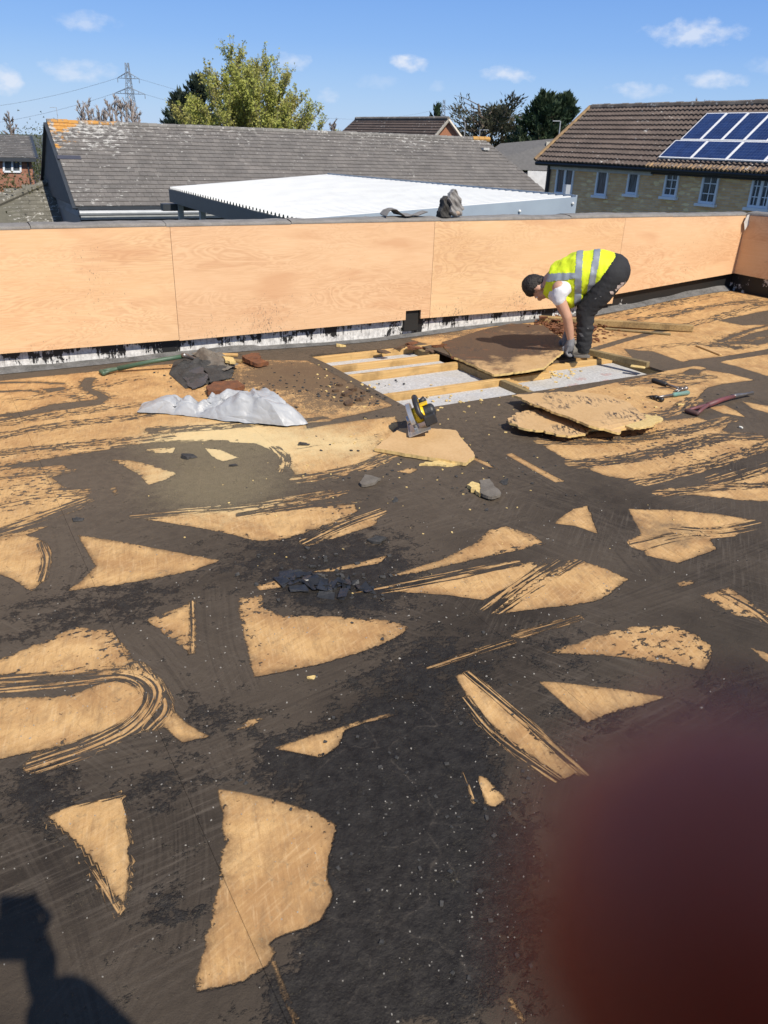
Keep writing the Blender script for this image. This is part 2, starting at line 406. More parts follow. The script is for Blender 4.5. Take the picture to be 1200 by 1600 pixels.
# brush marks inside the bitumen itself: path, half width, frequency
MARKS = [([(215,1245),(232,1330),(215,1440),(190,1490)], .10, 90), ([(290,1240),(300,1340),(285,1450)], .08, 110), ([(-20,1225),(150,1190),(330,1150),(640,1020)], .11, 60),
 ([(670,700),(800,755),(960,815)], .17, 40), ([(820,735),(930,800),(1000,880)], .15, 45), ([(100,800),(125,870),(100,940)], .12, 60), ([(340,930),(345,1000),(370,1070)], .10, 70),
 ([(420,1110),(640,1040),(880,985),(1120,905)], .10, 60), ([(1210,850),(1080,905),(900,975)], .10, 60), ([(1100,585),(1150,620),(1210,700)], .2, 35), ([(640,740),(720,800),(850,850)], .2, 35),
 ([(0,960),(120,940),(330,895),(600,830)], .13, 45), ([(640,1190),(720,1290),(700,1420)], .14, 55), ([(540,1260),(560,1400),(500,1560)], .12, 60), ([(160,720),(240,770),(420,790)], .14, 40),
 ([(60,1310),(110,1400),(150,1560)], .10, 80), ([(960,1100),(860,1150),(700,1180)], .10, 60), ([(1010,1140),(1100,1090),(1210,1060)], .1, 60), ([(230,1000),(300,1090),(340,1190)], .08, 80)]
BLOT = [(1060,1003,.18,.55), (1000,1003,.12,.35), (425,942,.12,.6), (600,975,.15,.2), (800,850,.15,.3), (870,900,.2,.2), (1130,945,.2,.4), (500,785,.2,.7), (420,815,.2,.3), (80,680,.6,.5), (150,610,.4,.4), (1080,700,.5,.5), (1000,680,.4,.5), (1060,480,.6,.5), (1120,530,.4,.6), (40,760,.4,.6), (200,1010,.2,.3), (150,1000,.25,.3)]
_DUMMY = [
]
# thin brush lines of bitumen on the board
BRUSH = [
 ([(140,592),(132,604),(150,614),(166,622),(150,630),(100,633),(40,645),(-10,650)], .04),
 ([(1045,495),(1100,480),(1160,470)], .02), ([(1110,540),(1160,518),(1215,505)], .03),
 ([(920,496),(1000,478),(1080,466)], .015), ([(0,598),(60,597),(100,600)], .02), ([(0,612),(40,610),(70,613)], .02),
 ([(1015,590),(1060,600),(1090,598)], .012), ([(1030,606),(1070,604),(1105,595)], .012),
]
DUST = [(330,690,.35,.9),(430,688,.4,.6),(540,690,.3,.35),(300,750,.3,.55),(380,760,.32,.6),(330,775,.3,.4),(560,698,.25,.3),(250,690,.25,.3),(610,650,.15,.2),(1040,830,.22,-.5)]
DARK = [(60,1240,.14,.8),(270,1420,.10,.6),(330,1120,.14,.6),(220,930,.2,.5),(700,1030,.2,.6),(880,1010,.2,.4),(560,1530,.14,.9),(470,1330+250,.1,.7),(930,1110,.14,.7),(600,1180,.22,1.),(680,1160,.2,.9),(560,1260,.2,.8),(660,1300,.22,1.),(740,1330,.2,.8),(640,1420,.2,.9),(720,1480,.16,.7),(520,930,.25,.6),(590,905,.25,.7),(430,870,.3,.6),(560,850,.3,.5),(620,1050,.2,.4),(250,1230,.12,.6),(90,960,.3,.5),(430,1190,.12,.7),(1150,1100,.2,.6),(590,1520,.12,.6)]
DIRT = [(440,575,.35,.9),(510,590,.4,.9),(560,615,.35,.9),(420,600,.3,.5),(480,640,.3,.5),(840,520,.3,.6),(960,520,.25,.4),(1000,555,.2,.5),(700,520,.3,.8),(330,590,.3,.5),(960,490,.2,.5),(1180,470,.4,.5)]

def path_xy(pts, n=0):
    P = np.array([G(*p)[:2] for p in pts])
    for _ in range(n):      # corner cutting for brush strokes
        Q = [P[0]]
        for a, b in zip(P[:-1], P[1:]): Q += [a*.75+b*.25, a*.25+b*.75]
        Q.append(P[-1]); P = np.array(Q)
    return P
def sdf(P, x, y):
    d = np.full(x.shape, 1e9); ins = np.zeros(x.shape, bool); n = len(P)
    for i in range(n):
        ax, ay = P[i]; bx, by = P[(i+1) % n]; ex, ey = bx-ax, by-ay
        t = np.clip(((x-ax)*ex+(y-ay)*ey)/(ex*ex+ey*ey+1e-12), 0, 1)
        d = np.minimum(d, (x-ax-t*ex)**2+(y-ay-t*ey)**2)
        c = (ay > y) != (by > y)
        ins ^= c & (x < (bx-ax)*(y-ay)/(by-ay+1e-15)+ax)
    return np.where(ins, 1, -1)*np.sqrt(d)
def polydist(P, x, y):
    best = np.full(x.shape, 1e9); u = np.zeros(x.shape); v = np.zeros(x.shape); s0 = 0.; over = np.zeros(x.shape)
    n = len(P)-1
    for i in range(n):
        a = P[i]; e = P[i+1]-a; l = np.hypot(*e); e = e/l
        t = (x-a[0])*e[0]+(y-a[1])*e[1]; w = -(x-a[0])*e[1]+(y-a[1])*e[0]; tc = np.clip(t, 0, l)
        dd = np.hypot(t-tc, w)
        k = dd < best; best = np.where(k, dd, best); u = np.where(k, s0+tc, u); v = np.where(k, w, v); s0 += l
        out = np.maximum(-t if i == 0 else 0*t, t-l if i == n-1 else 0*t); over = np.where(k, np.maximum(out, 0), over)
    return best, u, v, s0
def ext(p): return [(x-300 if x <= -40 else (x+260 if x >= 1228 else x), y) for x, y in p]
_T = [(path_xy(ext(p)), c) for p, c in TAN]
# the same kind of bare patches over the rest of the roof, beyond the edges of the photograph
def seen(x, y):
    d = np.array([x, y, 0.])-CAM; k = d@F
    if k < .2: return False
    px, py = 600+FPX*(d@R)/k, 800-FPX*(d@U)/k
    return -120 < px < 1320 and py < 1760
_r9 = np.random.default_rng(31)
for _ in range(260):
    cx_, cy_ = _r9.uniform(-9.3, 4.7), _r9.uniform(-9.2, -.15); s_ = _r9.uniform(.12, .5); n_ = int(_r9.integers(3, 6)); a_ = np.sort(_r9.uniform(0, 2*math.pi, n_)); st_ = _r9.uniform(.35, .9); an_ = _r9.uniform(0, math.pi)
    q_ = np.column_stack([np.cos(a_)*s_, np.sin(a_)*s_*st_]); q_ = q_ @ np.array([[math.cos(an_), math.sin(an_)], [-math.sin(an_), math.cos(an_)]])+[cx_, cy_]
    if any(seen(*p_) for p_ in list(q_)+[(cx_, cy_)]+list((q_+[cx_, cy_])/2)): continue
    _T.append((q_, .2))
_B = [(path_xy(p), c) for p, c in BLK]
_MK = [(path_xy(a_, 2), b_, c_) for a_, b_, c_ in MARKS]
_S = [(path_xy(s[0], 2),)+tuple(s[1:]) for s in STROKES if s[1] > 0]
_BR = [(path_xy(p, 2), w) for p, w in BRUSH]
def spots(L): return [(G(a, b)[:2], r, k) for a, b, r, k in L]
_DU, _DK, _DI, _BL = spots(DUST), spots(DARK), spots(DIRT), spots(BLOT)
def fields(x, y):
    f = np.full(x.shape, -.15); a = np.full(x.shape, .0); su = np.zeros(x.shape); sv = np.zeros(x.shape); best = np.zeros(x.shape)
    def near(P, mrg):
        return (x > P[:, 0].min()-mrg) & (x < P[:, 0].max()+mrg) & (y > P[:, 1].min()-mrg) & (y < P[:, 1].max()+mrg)
    for P, c in _T:
        k = near(P, .25)
        if k.any(): f[k] = np.maximum(f[k], np.minimum(sdf(P, x[k], y[k]), c))
    for P, c in _B:
        k = near(P, .25)
        if k.any(): f[k] = np.minimum(f[k], np.maximum(-sdf(P, x[k], y[k]), -.1))
    for P, hw, bias, amp, fr in _S:
        k = near(P, hw+.1)
        if not k.any(): continue
        d, u, v, L_ = polydist(P, x[k], y[k])
        w = np.clip((hw-d)/(hw*.45), 0, 1); w = w*w*(3-2*w)
        f[k] = f[k]*(1-w)+(bias+.25*f[k]*(amp > .066))*w
        a[k] = np.maximum(a[k], amp*w)
        b = w > best[k]
        su[k] = np.where(b, u*(9. if amp <= .066 and fr <= 50 else 3.0)+P[0, 0]*7, su[k]); sv[k] = np.where(b, v*fr, sv[k]); best[k] = np.maximum(best[k], w)
    for P, hw, fr in _MK:
        k = near(P, hw+.1)
        if not k.any(): continue
        d, u, v, L_ = polydist(P, x[k], y[k]); w = np.clip((hw-d)/(hw*.5), 0, 1); w = w*w*(3-2*w)
        b = w*.9 > best[k]; su[k] = np.where(b, u*1.6+P[0, 0]*7, su[k]); sv[k] = np.where(b, v*fr, sv[k]); best[k] = np.maximum(best[k], w*.9)
    for P, hw in _BR:
        k = near(P, hw+.1)
        if not k.any(): continue
        d, u, v, L_ = polydist(P, x[k], y[k])
        f[k] = np.minimum(f[k], d-hw*(1-.5*u/L_))
    def acc(sp):
        o = np.zeros(x.shape)
        for (c, r, s) in sp: o += s*np.exp(-((x-c[0])**2+(y-c[1])**2)/r**2)
        return o
    return f, a, su, sv, acc(_DU), acc(_DK), acc(_DI), best, acc(_BL)

def deck_material():
    n = NT('bitumen stained chipboard'); P = n.coord(); 
    sd, sa, su, sv, du, dk, di, sw, bl = [n.attr(k) for k in ('sd', 'sa', 'su', 'sv', 'du', 'dk', 'di', 'sw', 'bl')]
    streak = n.noise(n.comb(sv, n.math('MULTIPLY', su, .9), 0.), 1., 3, .65)
    n1 = n.math('SUBTRACT', n.noise(P, 14, 3, .6), .5); n2 = n.math('SUBTRACT', n.noise(P, 75, 3, .6), .5); n3 = n.math('SUBTRACT', n.noise(P, 260, 2, .6), .5)
    mval = n.math('ADD', sd, n.math('MULTIPLY', n.math('SUBTRACT', streak, .5), n.math('MULTIPLY', sa, 4.6)))
    mval = n.math('ADD', mval, n.math('MULTIPLY', n1, n.mapr(n.noise(P, 2.7, 2), .40, .62, .004, .045))); mval = n.math('ADD', mval, n.math('MULTIPLY', n2, n.mapr(n.noise(P, 3.9, 2), .40, .62, .003, .030))); mval = n.math('ADD', mval, n.math('MULTIPLY', n3, .006))
    # blots of bitumen splashed on the bare board
    blot = n.noise(P, 30, 4, .7); 
    dirt_b = n.math('MULTIPLY', n.math('MAXIMUM', n.math('SUBTRACT', n.math('ADD', blot, n.math('MULTIPLY', n.noise(P, 2.3, 2), .35)), .80), 0), -.6)
    mval = n.math('ADD', mval, dirt_b)
    mval = n.math('SUBTRACT', mval, n.math('MULTIPLY', n.math('MULTIPLY', bl, n.math('MAXIMUM', n.math('SUBTRACT', n.noise(n.coord(scale=(1, 1.4, 1)), 26, 4, .65), .52), 0.)), 1.5))
    mask = n.mapr(mval, -.0025, .0025)
    edge = n.mapr(mval, .0, .02, 1., 0.)
    # bare chipboard
    flake = n.noise(n.coord(scale=(1, 1, 1)), 55, 5, .7); mott = n.noise(P, 5, 4, .6); fine = n.noise(P, 300, 2, .7)
    tan = n.mix(n.mapr(mott, .3, .7), (.52, .305, .118), (.68, .43, .185))
    tan = n.mix(n.mapr(flake, .35, .75, .0, .55), tan, (.60, .41, .21))
    tan = n.mix(n.mapr(fine, .35, .65, .34, .0), tan, (.25, .13, .05))
    big = n.noise(P, 3.1, 6, .68, .8); tan = n.mix(n.mapr(big, .42, .62, 0., .85), tan, (.36, .20, .085))
    for rr_, aa in ((.25, .7), (1.2, .55)):
        fb = n.noise(n.coord(scale=(70, 6, 1), rot=(0, 0, rr_)), 1.3, 5, .7); tan = n.mix(n.mapr(fb, .54, .72, 0., aa), tan, (.30, .165, .07)); tan = n.mix(n.mapr(fb, .46, .30, 0., aa*.7), tan, (.66, .46, .25))
    spk = n.noise(P, 48, 3, .6); tan = n.mix(n.mapr(n.math('ADD', spk, n.math('MULTIPLY', n.noise(P, 3.7, 3), .3)), .86, .90, 0., .9), tan, (.06, .04, .03))
    sm_ = n.noise(n.coord(scale=(9, 2.5, 1), rot=(0, 0, .5)), 3, 5, .7)
    tan = n.mix(n.mapr(sm_, .5, .78, 0., .6), tan, (.19, .12, .065))
    scr = n.noise(n.coord(scale=(60, 4, 1), rot=(0, 0, -.35)), 2, 3, .7)
    tan = n.mix(n.mapr(scr, .62, .75, 0., .55), tan, (.16, .10, .055))
    tan = n.mix(n.math('MULTIPLY', edge, n.mapr(flake, .3, .7, .15, .75)), tan, (.15, .085, .04))
    tan = n.mix(n.math('MULTIPLY', n.mapr(mval, .05, .0, 0., .8), n.mapr(n.noise(P, 9, 5, .75), .44, .64)), tan, (.13, .08, .042))
    out_ = 1
    tan = n.mix(n.mapr(n.math('ADD', n.math('ADD', di, n.math('MULTIPLY', n3, 1.2)), n.math('ADD', n.math('MULTIPLY', n1, 1.8), n.math('MULTIPLY', n2, 1.8))), .30, .75, 0., .9), tan, (.10, .07, .048))
    # bitumen
    b1 = n.noise(P, 1.6, 5, .65); b2 = n.noise(P, 24, 5, .72)
    blk = n.mix(n.mapr(b1, .32, .68), (.019, .0155, .0125), (.060, .047, .035))
    blk = n.mix(n.mapr(b2, .4, .7, 0., .6), blk, (.017, .0143, .012))
    bigv = n.noise(P, .75, 4, .6); blk = n.mix(n.mapr(bigv, .42, .60, 0., .75), blk, (.082, .064, .047))
    blk = n.mix(n.math('MULTIPLY', sw, n.mapr(n.math('ADD', streak, n.math('MULTIPLY', n1, .5)), .48, .74, 0., .42)), blk, (.098, .080, .062)); blk = n.mix(n.math('MULTIPLY', sw, n.mapr(streak, .50, .36, 0., .35)), blk, (.014, .012, .011))
    for rot, sc in ((.9, (50, 2.2, 1)), (-.5, (60, 2.5, 1)), (1.5, (45, 2, 1))):
        sN = n.noise(n.coord(scale=sc, rot=(0, 0, rot)), 1.6, 4, .65); gate = n.mapr(n.noise(n.coord(rot=(0, 0, rot*3), scale=(1, 1, 1)), 1.1+rot*.2, 2), .48, .62)
        blk = n.mix(n.math('MULTIPLY', n.mapr(sN, .5, .72), n.math('MULTIPLY', gate, .75)), blk, (.11, .09, .07))
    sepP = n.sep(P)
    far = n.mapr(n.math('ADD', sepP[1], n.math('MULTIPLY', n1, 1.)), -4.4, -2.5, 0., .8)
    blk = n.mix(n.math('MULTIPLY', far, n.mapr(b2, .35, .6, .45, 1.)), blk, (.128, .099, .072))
    dkm = n.mapr(n.math('ADD', dk, n.math('ADD', n.math('MULTIPLY', n1, 2.4), n.math('MULTIPLY', n2, 1.6))), .42, .74)
    torn = n.mix(n.mapr(b2, .35, .7), (.008, .008, .0085), (.036, .033, .030))
    blk = n.mix(n.math('MULTIPLY', dkm, .85), blk, torn)
    wv = n.N.new('ShaderNodeVectorMath'); wv.operation = 'ADD'; n.L.new(P, wv.inputs[0])
    nn = n.N.new('ShaderNodeTexNoise'); nn.inputs['Scale'].default_value = 6; nn.inputs['Detail'].default_value = 4; n.L.new(P, nn.inputs['Vector'])
    sc_ = n.N.new('ShaderNodeVectorMath'); sc_.operation = 'SCALE'; sc_.inputs['Scale'].default_value = .16; n.L.new(nn.outputs['Color'], sc_.inputs[0]); n.L.new(sc_.outputs[0], wv.inputs[1])
    crack = n.vor(wv.outputs[0], 3.6, 'DISTANCE_TO_EDGE'); cm = n.mapr(crack, .0, .014, 1., 0.)
    cm = n.math('MULTIPLY', cm, n.mapr(n.math('ADD', n.noise(P, 2.4, 3), n.math('MULTIPLY', dk, .10)), .56, .66))
    blk = n.mix(n.math('MULTIPLY', cm, n.mapr(b2, .42, .6, .0, .45)), blk, (.10, .083, .065))
    # pale chips ground into the bitumen
    for sc, th, rnd in ((38, .055, .75),):
        vn = n.N.new('ShaderNodeTexVoronoi'); vn.inputs['Scale'].default_value = sc; n.L.new(P, vn.inputs['Vector'])
        pick = n.math('GREATER_THAN', n.sep(vn.outputs['Color'])[0], rnd+.235)
        chip = n.math('MULTIPLY', n.math('LESS_THAN', vn.outputs['Distance'], n.math('MULTIPLY', n.sep(vn.outputs['Color'])[1], th*2)), pick)
        blk = n.mix(n.math('MULTIPLY', chip, n.mapr(n.noise(P, 1.7, 3), .48, .68, .0, .55)), blk, (.26, .24, .20))
    ddust = n.mapr(n.math('ADD', du, n.math('MULTIPLY', n.math('ADD', n.math('ADD', n2, n1), n.math('MULTIPLY', n3, 2.)), .8)), .2, .95)
    blk = n.mix(n.math('MULTIPLY', n.math('MULTIPLY', ddust, n.mapr(n.noise(P, 240, 3, .7), .42, .66)), .6), blk, (.42, .35, .19)); tan = n.mix(n.math('MULTIPLY', ddust, .7), tan, (.70, .56, .30))
    smudge = n.mapr(n.math('ADD', n.math('MULTIPLY', du, -1.), n1), .2, .6, 0., .6); tan = n.mix(smudge, tan, (.12, .09, .06))
    side = n.math('LESS_THAN', n.sep(n.N.new('ShaderNodeNewGeometry').outputs['True Normal'])[2], .5)
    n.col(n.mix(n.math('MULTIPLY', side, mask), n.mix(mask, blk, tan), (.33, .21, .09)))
    n.rough(n.mix(mask, n.mix(dkm, n.mapr(b2, .3, .7, .62, .8), n.mapr(b2, .3, .7, .38, .6)), (.75, .75, .75)))
    n.b.inputs['Specular IOR Level'].default_value = .12
    h = n.math('MULTIPLY', n.math('SUBTRACT', 1., n.mapr(mval, -.004, .002)), 1.6)
    h = n.math('ADD', h, n.math('MULTIPLY', n.mix(mask, n.math('ADD', n.math('MULTIPLY', b2, 2.), n.math('MULTIPLY', fine, .6)), n.math('MULTIPLY', flake, .5)), 1.))
    h = n.math('ADD', h, n.math('MULTIPLY', n.math('MULTIPLY', dkm, n.math('SUBTRACT', 1., mask)), n.math('MULTIPLY', n.noise(P, 60, 4, .7), 3.)))
    n.bump(h, .8, .0035)
    return n.m
M_DECK = deck_material()
M_CHIP = simple('raw chipboard', (.55, .36, .16), (.40, .245, .10), 60, .8, bump=.3, bscale=120)
deck = MB()
base_mat = simple('dark void', (.03, .025, .02), None, 5, .9)
HOLE = (-1.0, 1.5, -2.02, -.30)      # the opened-up bay
XS = [-9.5, -8.28, -7.06, -5.84, -4.62, -3.385, -2.125, -1.0, .10, 1.5, 2.6, 3.75, 4.86]
YSA = [-9.34, -6.9, -4.46, -2.02, .035]; YSB = [-9.34, -7.9, -5.75, -3.3, -2.02, .035]
roof_deck = thing('roof_deck', (0, 0, 0), None, None); roof_deck['kind'] = 'structure'
def deck_sheet(x0, x1, y0, y1):
    near = (y1 < -2 and y0 > -7 and x1 > -5 and x0 < .2)
    st = .012 if near else (.025 if y0 > -7 and x0 > -6 else .1)
    g = .0005
    nx = max(2, int((x1-x0)/st)); ny = max(2, int((y1-y0)/st))
    X, Y = np.meshgrid(np.linspace(x0+g, x1-g, nx+1), np.linspace(y0+g, y1-g, ny+1))
    x, y = X.ravel(), Y.ravel(); z = H(x, y)
    lift = rng.uniform(-.0003, .0003)
    n = len(x); v = np.stack([x, y, z+lift], 1)
    i = np.arange(n).reshape(ny+1, nx+1)
    q = np.stack([i[:-1, :-1], i[:-1, 1:], i[1:, 1:], i[1:, :-1]], -1).reshape(-1, 4)
    bord = np.concatenate([i[0, :], i[1:, -1], i[-1, -2::-1], i[-2:0:-1, 0]])
    vb = v[bord]-np.array([0, 0, .018]); k = len(bord)
    qb = [(int(bord[(j+1) % k]), int(bord[j]), n+j, n+(j+1) % k) for j in range(k)]
    me = bpy.data.meshes.new('deck_sheet'); me.from_pydata(np.vstack([v, vb]).tolist(), [], q.tolist()+qb); me.update()
    F_ = fields(x, y)
    for nm, arr in zip(('sd', 'sa', 'su', 'sv', 'du', 'dk', 'di', 'sw', 'bl'), F_):
        at = me.attributes.new(nm, 'FLOAT', 'POINT'); at.data.foreach_set('value', np.concatenate([arr, arr[bord]]).astype(np.float32))
    me.materials.append(M_DECK)
    o = bpy.data.objects.new('deck_sheet', me); COL.objects.link(o); o.parent = roof_deck
for a in range(len(XS)-1):
    YS = YSA if a in (4, 6, 8, 10) else YSB
    if a in (3, 5): YS = [-9.34, -7.0, -5.9, -3.0, -2.02, .035]
    for b in range(len(YS)-1):
        x0, x1, y0, y1 = XS[a], XS[a+1], YS[b], YS[b+1]
        if y1 > 0:
            if x0 == -1.0: y0 = HOLE[3]
            elif x0 == .10: y0 = -1.385
        deck_sheet(x0, x1, y0, y1)

# joists, noggins and ceiling insulation seen in the opened bay (children of the deck)
def timber(name, c1, c2):
    n = NT(name); 
    g = n.noise(n.coord(scale=(1.5, 45, 45)), 2, 4, .6); k = n.noise(n.coord(), 3.2, 4, .65)
    c = n.mix(n.mapr(g, .3, .7), c2, c1); c = n.mix(n.mapr(k, .52, .7, 0, .75), c, tuple(x*.38 for x in c2))
    n.col(c); n.rough(.7); n.bump(g, .3, .004); return n.m
M_JOIST = timber('planed joist timber', (.56, .37, .15), (.44, .26, .09))
M_NOG = timber('stained green timber', (.30, .23, .11), (.16, .11, .05))
def mesh_part(name, mb, mat, parent=roof_deck, **k): return mb.build(name, mat, parent, **k)
ZJ = -.0205
def joist(name, a, b, w=.047, h=.17, mat=M_JOIST, axis='x'):
    mb = MB(); a = np.array(a, float); b = np.array(b, float)
    mb.bar((a[0], a[1], ZJ-h/2+float(H(a[0], a[1]))*.0), (b[0], b[1], ZJ-h/2), w, h); return mesh_part(name, mb, mat, bevel=.003)
for y, x0, x1 in ((-.385, -1.3, .6), (-.715, -1.3, .08), (-1.005, -1.3, .6), (-1.575, -1.3, .62), (-1.40, .60, 1.62), (-2.06, -1.3, 1.7)):
    joist('joist', (x0, y), (x1, y))
for x, y0, y1 in ((.03, -.69, -.41), (.11, -1.545, -1.035), (.105, -2.03, -1.605), (1.525, -2.03, -1.43), (.60, -1.55, -1.43)):
    joist('noggin', (x, y0), (x, y1), mat=M_NOG, h=.15)
mb = MB(); mb.box((.165, -1.72, -.055), (.03, .10, .05)); mesh_part('timber_cleat', mb, M_JOIST, bevel=.002)
mb = MB(); mb.box((.165, -1.83, -.05), (.03, .05, .05)); mesh_part('timber_cleat', mb, M_JOIST, bevel=.002)
def insul():
    n = NT('speckled insulation board'); P = n.coord()
    f = n.noise(P, 45, 5, .75); g = n.noise(P, 6, 3)
    c = n.mix(n.mapr(f, .35, .65), (.34, .335, .33), (.52, .515, .50)); c = n.mix(n.mapr(g, .5, .72, 0, .4), c, (.38, .34, .27))
    n.col(c); n.rough(.85); n.bump(f, .5, .006); return n.m
M_INS = insul()
for x0, x1, y0, y1, z in ((-1.25, .0, -.69, -.41, -.075), (-1.25, .085, -.98, -.74, -.075), (-1.25, .085, -1.55, -1.03, -.08), (-1.25, .08, -2.035, -1.60, -.075), (.13, 1.50, -2.035, -1.60, -.07), (.64, 1.50, -1.598, -1.425, -.071)):
    mb = MB(); mb.span((x0, y0+.001, z-.05), (x1, y1-.001, z)); mesh_part('insulation_board', mb, M_INS)
M_RED = simple('red print', (.50, .16, .14), (.55, .36, .33), 60, .8, bump=0)
mb = MB(); r2 = random.Random(5)
for (cx, cy) in ((.62, -1.84), (.80, -1.72), (.98, -1.86), (1.12, -1.70), (.70, -1.95)):
    for k in range(5):
        x = cx+k*.022; hh = r2.uniform(.04, .09)
        mb.box((x, cy, -.0692), (.005, hh, .0006))
        if r2.random() < .6: mb.box((x+.008, cy+r2.uniform(-.03, .03), -.0692), (.014, .005, .0006))
mesh_part('red_print', mb, M_RED)
mb = MB(); mb.span((-2.2, -2.6, -.32), (2.4, .03, -.28)); mesh_part('void_backing', mb, base_mat)  # added dark sheet; its near-black colour stands for the unlit void below
# building under the deck
M_RENDER = simple('old brickwork', (.22, .14, .10), (.15, .09, .06), 12, .85)
mb = MB(); mb.span((-9.5, -9.3, -3.8), (4.86, -9.1, -.03)); mb.span((-9.5, -9.1, -3.8), (-9.3, .06, -.03)); mesh_part('outer_wall', mb, M_RENDER)
mb = MB(); mb.span((-60, -60, -3.9), (120, 0, -3.85))

# ================================================================== PARAPET WALLS
def plywood():
    n = NT('plywood'); P = n.coord(); r = n.objrand()
    off = n.N.new('ShaderNodeVectorMath'); off.operation = 'ADD'; n.L.new(n.coord(scale=(.55, 1, 2.1)), off.inputs[0]); n.L.new(n.comb(n.math('MULTIPLY', r, 30.), 0., n.math('MULTIPLY', r, 17.)), off.inputs[1])
    V = off.outputs[0]
    w = n.noise(V, 2.2, 3, .5, 1.5)
    ring = n.math('SINE', n.math('MULTIPLY', w, 95.)); ring = n.mapr(ring, -1, 1)
    ring = n.math('MULTIPLY', ring, n.mapr(n.noise(V, 1.5, 3), .40, .60))
    c = n.mix(r, n.mix(n.mapr(n.noise(V, 1.3, 4, .6), .3, .7), (.61, .37, .205), (.69, .45, .265)), n.mix(n.mapr(n.noise(V, 1.3, 4, .6), .3, .7), (.63, .39, .195), (.74, .50, .27)))
    c = n.mix(n.math('MULTIPLY', ring, .55), c, (.50, .265, .13))
    c = n.mix(n.mapr(n.noise(n.coord(scale=(3, 1, 90)), 2, 4, .6), .45, .7, 0., .35), c, (.78, .56, .36))
    c = n.mix(n.math('MULTIPLY', n.mapr(n.noise(V, 2.6, 3), .54, .70), .6), c, (.53, .28, .14))
    z = n.sep(P)[2]
    low = n.mapr(z, .15, .6, .12, -.12)
    speck = n.math('ADD', n.noise(n.coord(scale=(22, 1, 9)), 4, 4, .75), n.math('MULTIPLY', n.math('ADD', n.noise(P, 2.1, 2), low), .35))
    c = n.mix(n.mapr(speck, .83, .90, 0., .8), c, (.10, .075, .06))
    sc2 = n.noise(n.coord(scale=(4, 1, 50)), 3, 3, .7); c = n.mix(n.mapr(sc2, .70, .74, 0., .5), c, (.30, .17, .09))
    n.col(c); n.rough(.62); n.bump(n.noise(n.coord(scale=(3, 1, 60)), 3, 4), .15, .003)
    return n.m
M_PLY = plywood()
def felt_mat(name, c1, c2, dust=(.16, .15, .135)):
    n = NT(name); P = n.coord(); f = n.noise(P, 9, 5, .7); g = n.noise(P, 90, 3, .7)
    c = n.mix(n.mapr(f, .35, .65), c1, c2); c = n.mix(n.mapr(g, .5, .75, 0, .6), c, dust)
    n.col(c); n.rough(.85); n.bump(g, .5, .004); return n.m
M_FELT = felt_mat('mineral felt', (.15, .14, .125), (.22, .205, .19), (.30, .28, .26))
M_FELTD = felt_mat('dark torn felt', (.018, .018, .018), (.05, .047, .043), (.10, .09, .08))
def upstand():
    n = NT('tarred painted wall'); P = n.coord()
    a = n.noise(n.coord(scale=(1, 1, .8)), 4.5, 6, .72); drip = n.noise(n.coord(scale=(24, 1, 2.5)), 2, 3, .7); xs = n.sep(P)
    v = n.math('ADD', n.math('MULTIPLY', a, 1.0), n.math('MULTIPLY', drip, .35))
    v = n.math('ADD', v, n.mapr(xs[0], 1.2, 3.4, -.05, .09)); v = n.math('ADD', v, n.mapr(xs[2], .02, .16, -.05, .09))
    m = n.mapr(v, .635, .665)
    white = n.mix(n.mapr(n.noise(P, 22, 5, .75), .35, .7), (.74, .73, .70), (.34, .33, .32))
    white = n.mix(n.mapr(drip, .5, .7, 0, .5), white, (.15, .15, .145))
    n.col(n.mix(m, white, (.012, .012, .012))); n.rough(n.mix(m, (.8, .8, .8), (.5, .5, .5))); n.bump(m, .5, .006); return n.m
M_UP = upstand()
wall = thing('parapet_wall', (0, .1, 0), 'long parapet wall clad in raw plywood sheets under grey felt coping', 'wall')
mb = MB(); mb.span((-12, .062, -3.8), (5.2, .30, 1.01)); mb.build('wall_core', M_UP, wall)
def ply_sheet(parent, p0, p1, zb0, zb1, zt, notch=None):
    (x0, y0), (x1, y1) = p0, p1
    d = np.array([x1-x0, y1-y0, 0]); d /= np.linalg.norm(d); nrm = np.array([-d[1], d[0], 0])
    pts = [(x0, y0, zb0)]
    if notch: 
        a, b, h = notch; zf = lambda x: zb0+(zb1-zb0)*(x-x0)/(x1-x0)
        pts += [(a, y0, zf(a)), (a, y0, h), (b, y0, h), (b, y0, zf(b))]
    pts += [(x1, y1, zb1), (x1, y1, zt), (x0, y0, zt)]
    mb = MB(); mb.prism(pts, .018, nrm); return mb.build('plywood_sheet', M_PLY, parent)
g = .003
ply_sheet(wall, (-9.34, 0), (-6.90-g, 0), .14, .14, 1.02); ply_sheet(wall, (-6.90, .001), (-4.46-g, 0), .14, .14, 1.02)
ply_sheet(wall, (-4.46, 0), (-2.02-g, 0), .16, .137, 1.02); ply_sheet(wall, (-2.02, 0), (.44-g, 0), .13, .138, 1.02, notch=(.165, .335, .222))
ply_sheet(wall, (.44, 0), (2.88-g, 0), .137, .118, 1.02); ply_sheet(wall, (2.88, 0), (4.86, 0), .215, .355, 1.025)
mb = MB()
for x0, x1, z0, z1 in ((-9.3, 2.8, .30, .35), (-9.3, 4.84, .96, 1.0)):
    mb.span((x0, .0195, z0), (x1, .061, z1))
mb.build('batten', M_JOIST, wall)
mb = MB()   # black recess of the outlet behind the notch
mb.span((.17, .03, .02), (.33, .06, .22)); mb.build('outlet_box', simple('outlet black', (.015, .015, .014), None, 5, .6), wall, bevel=.004)
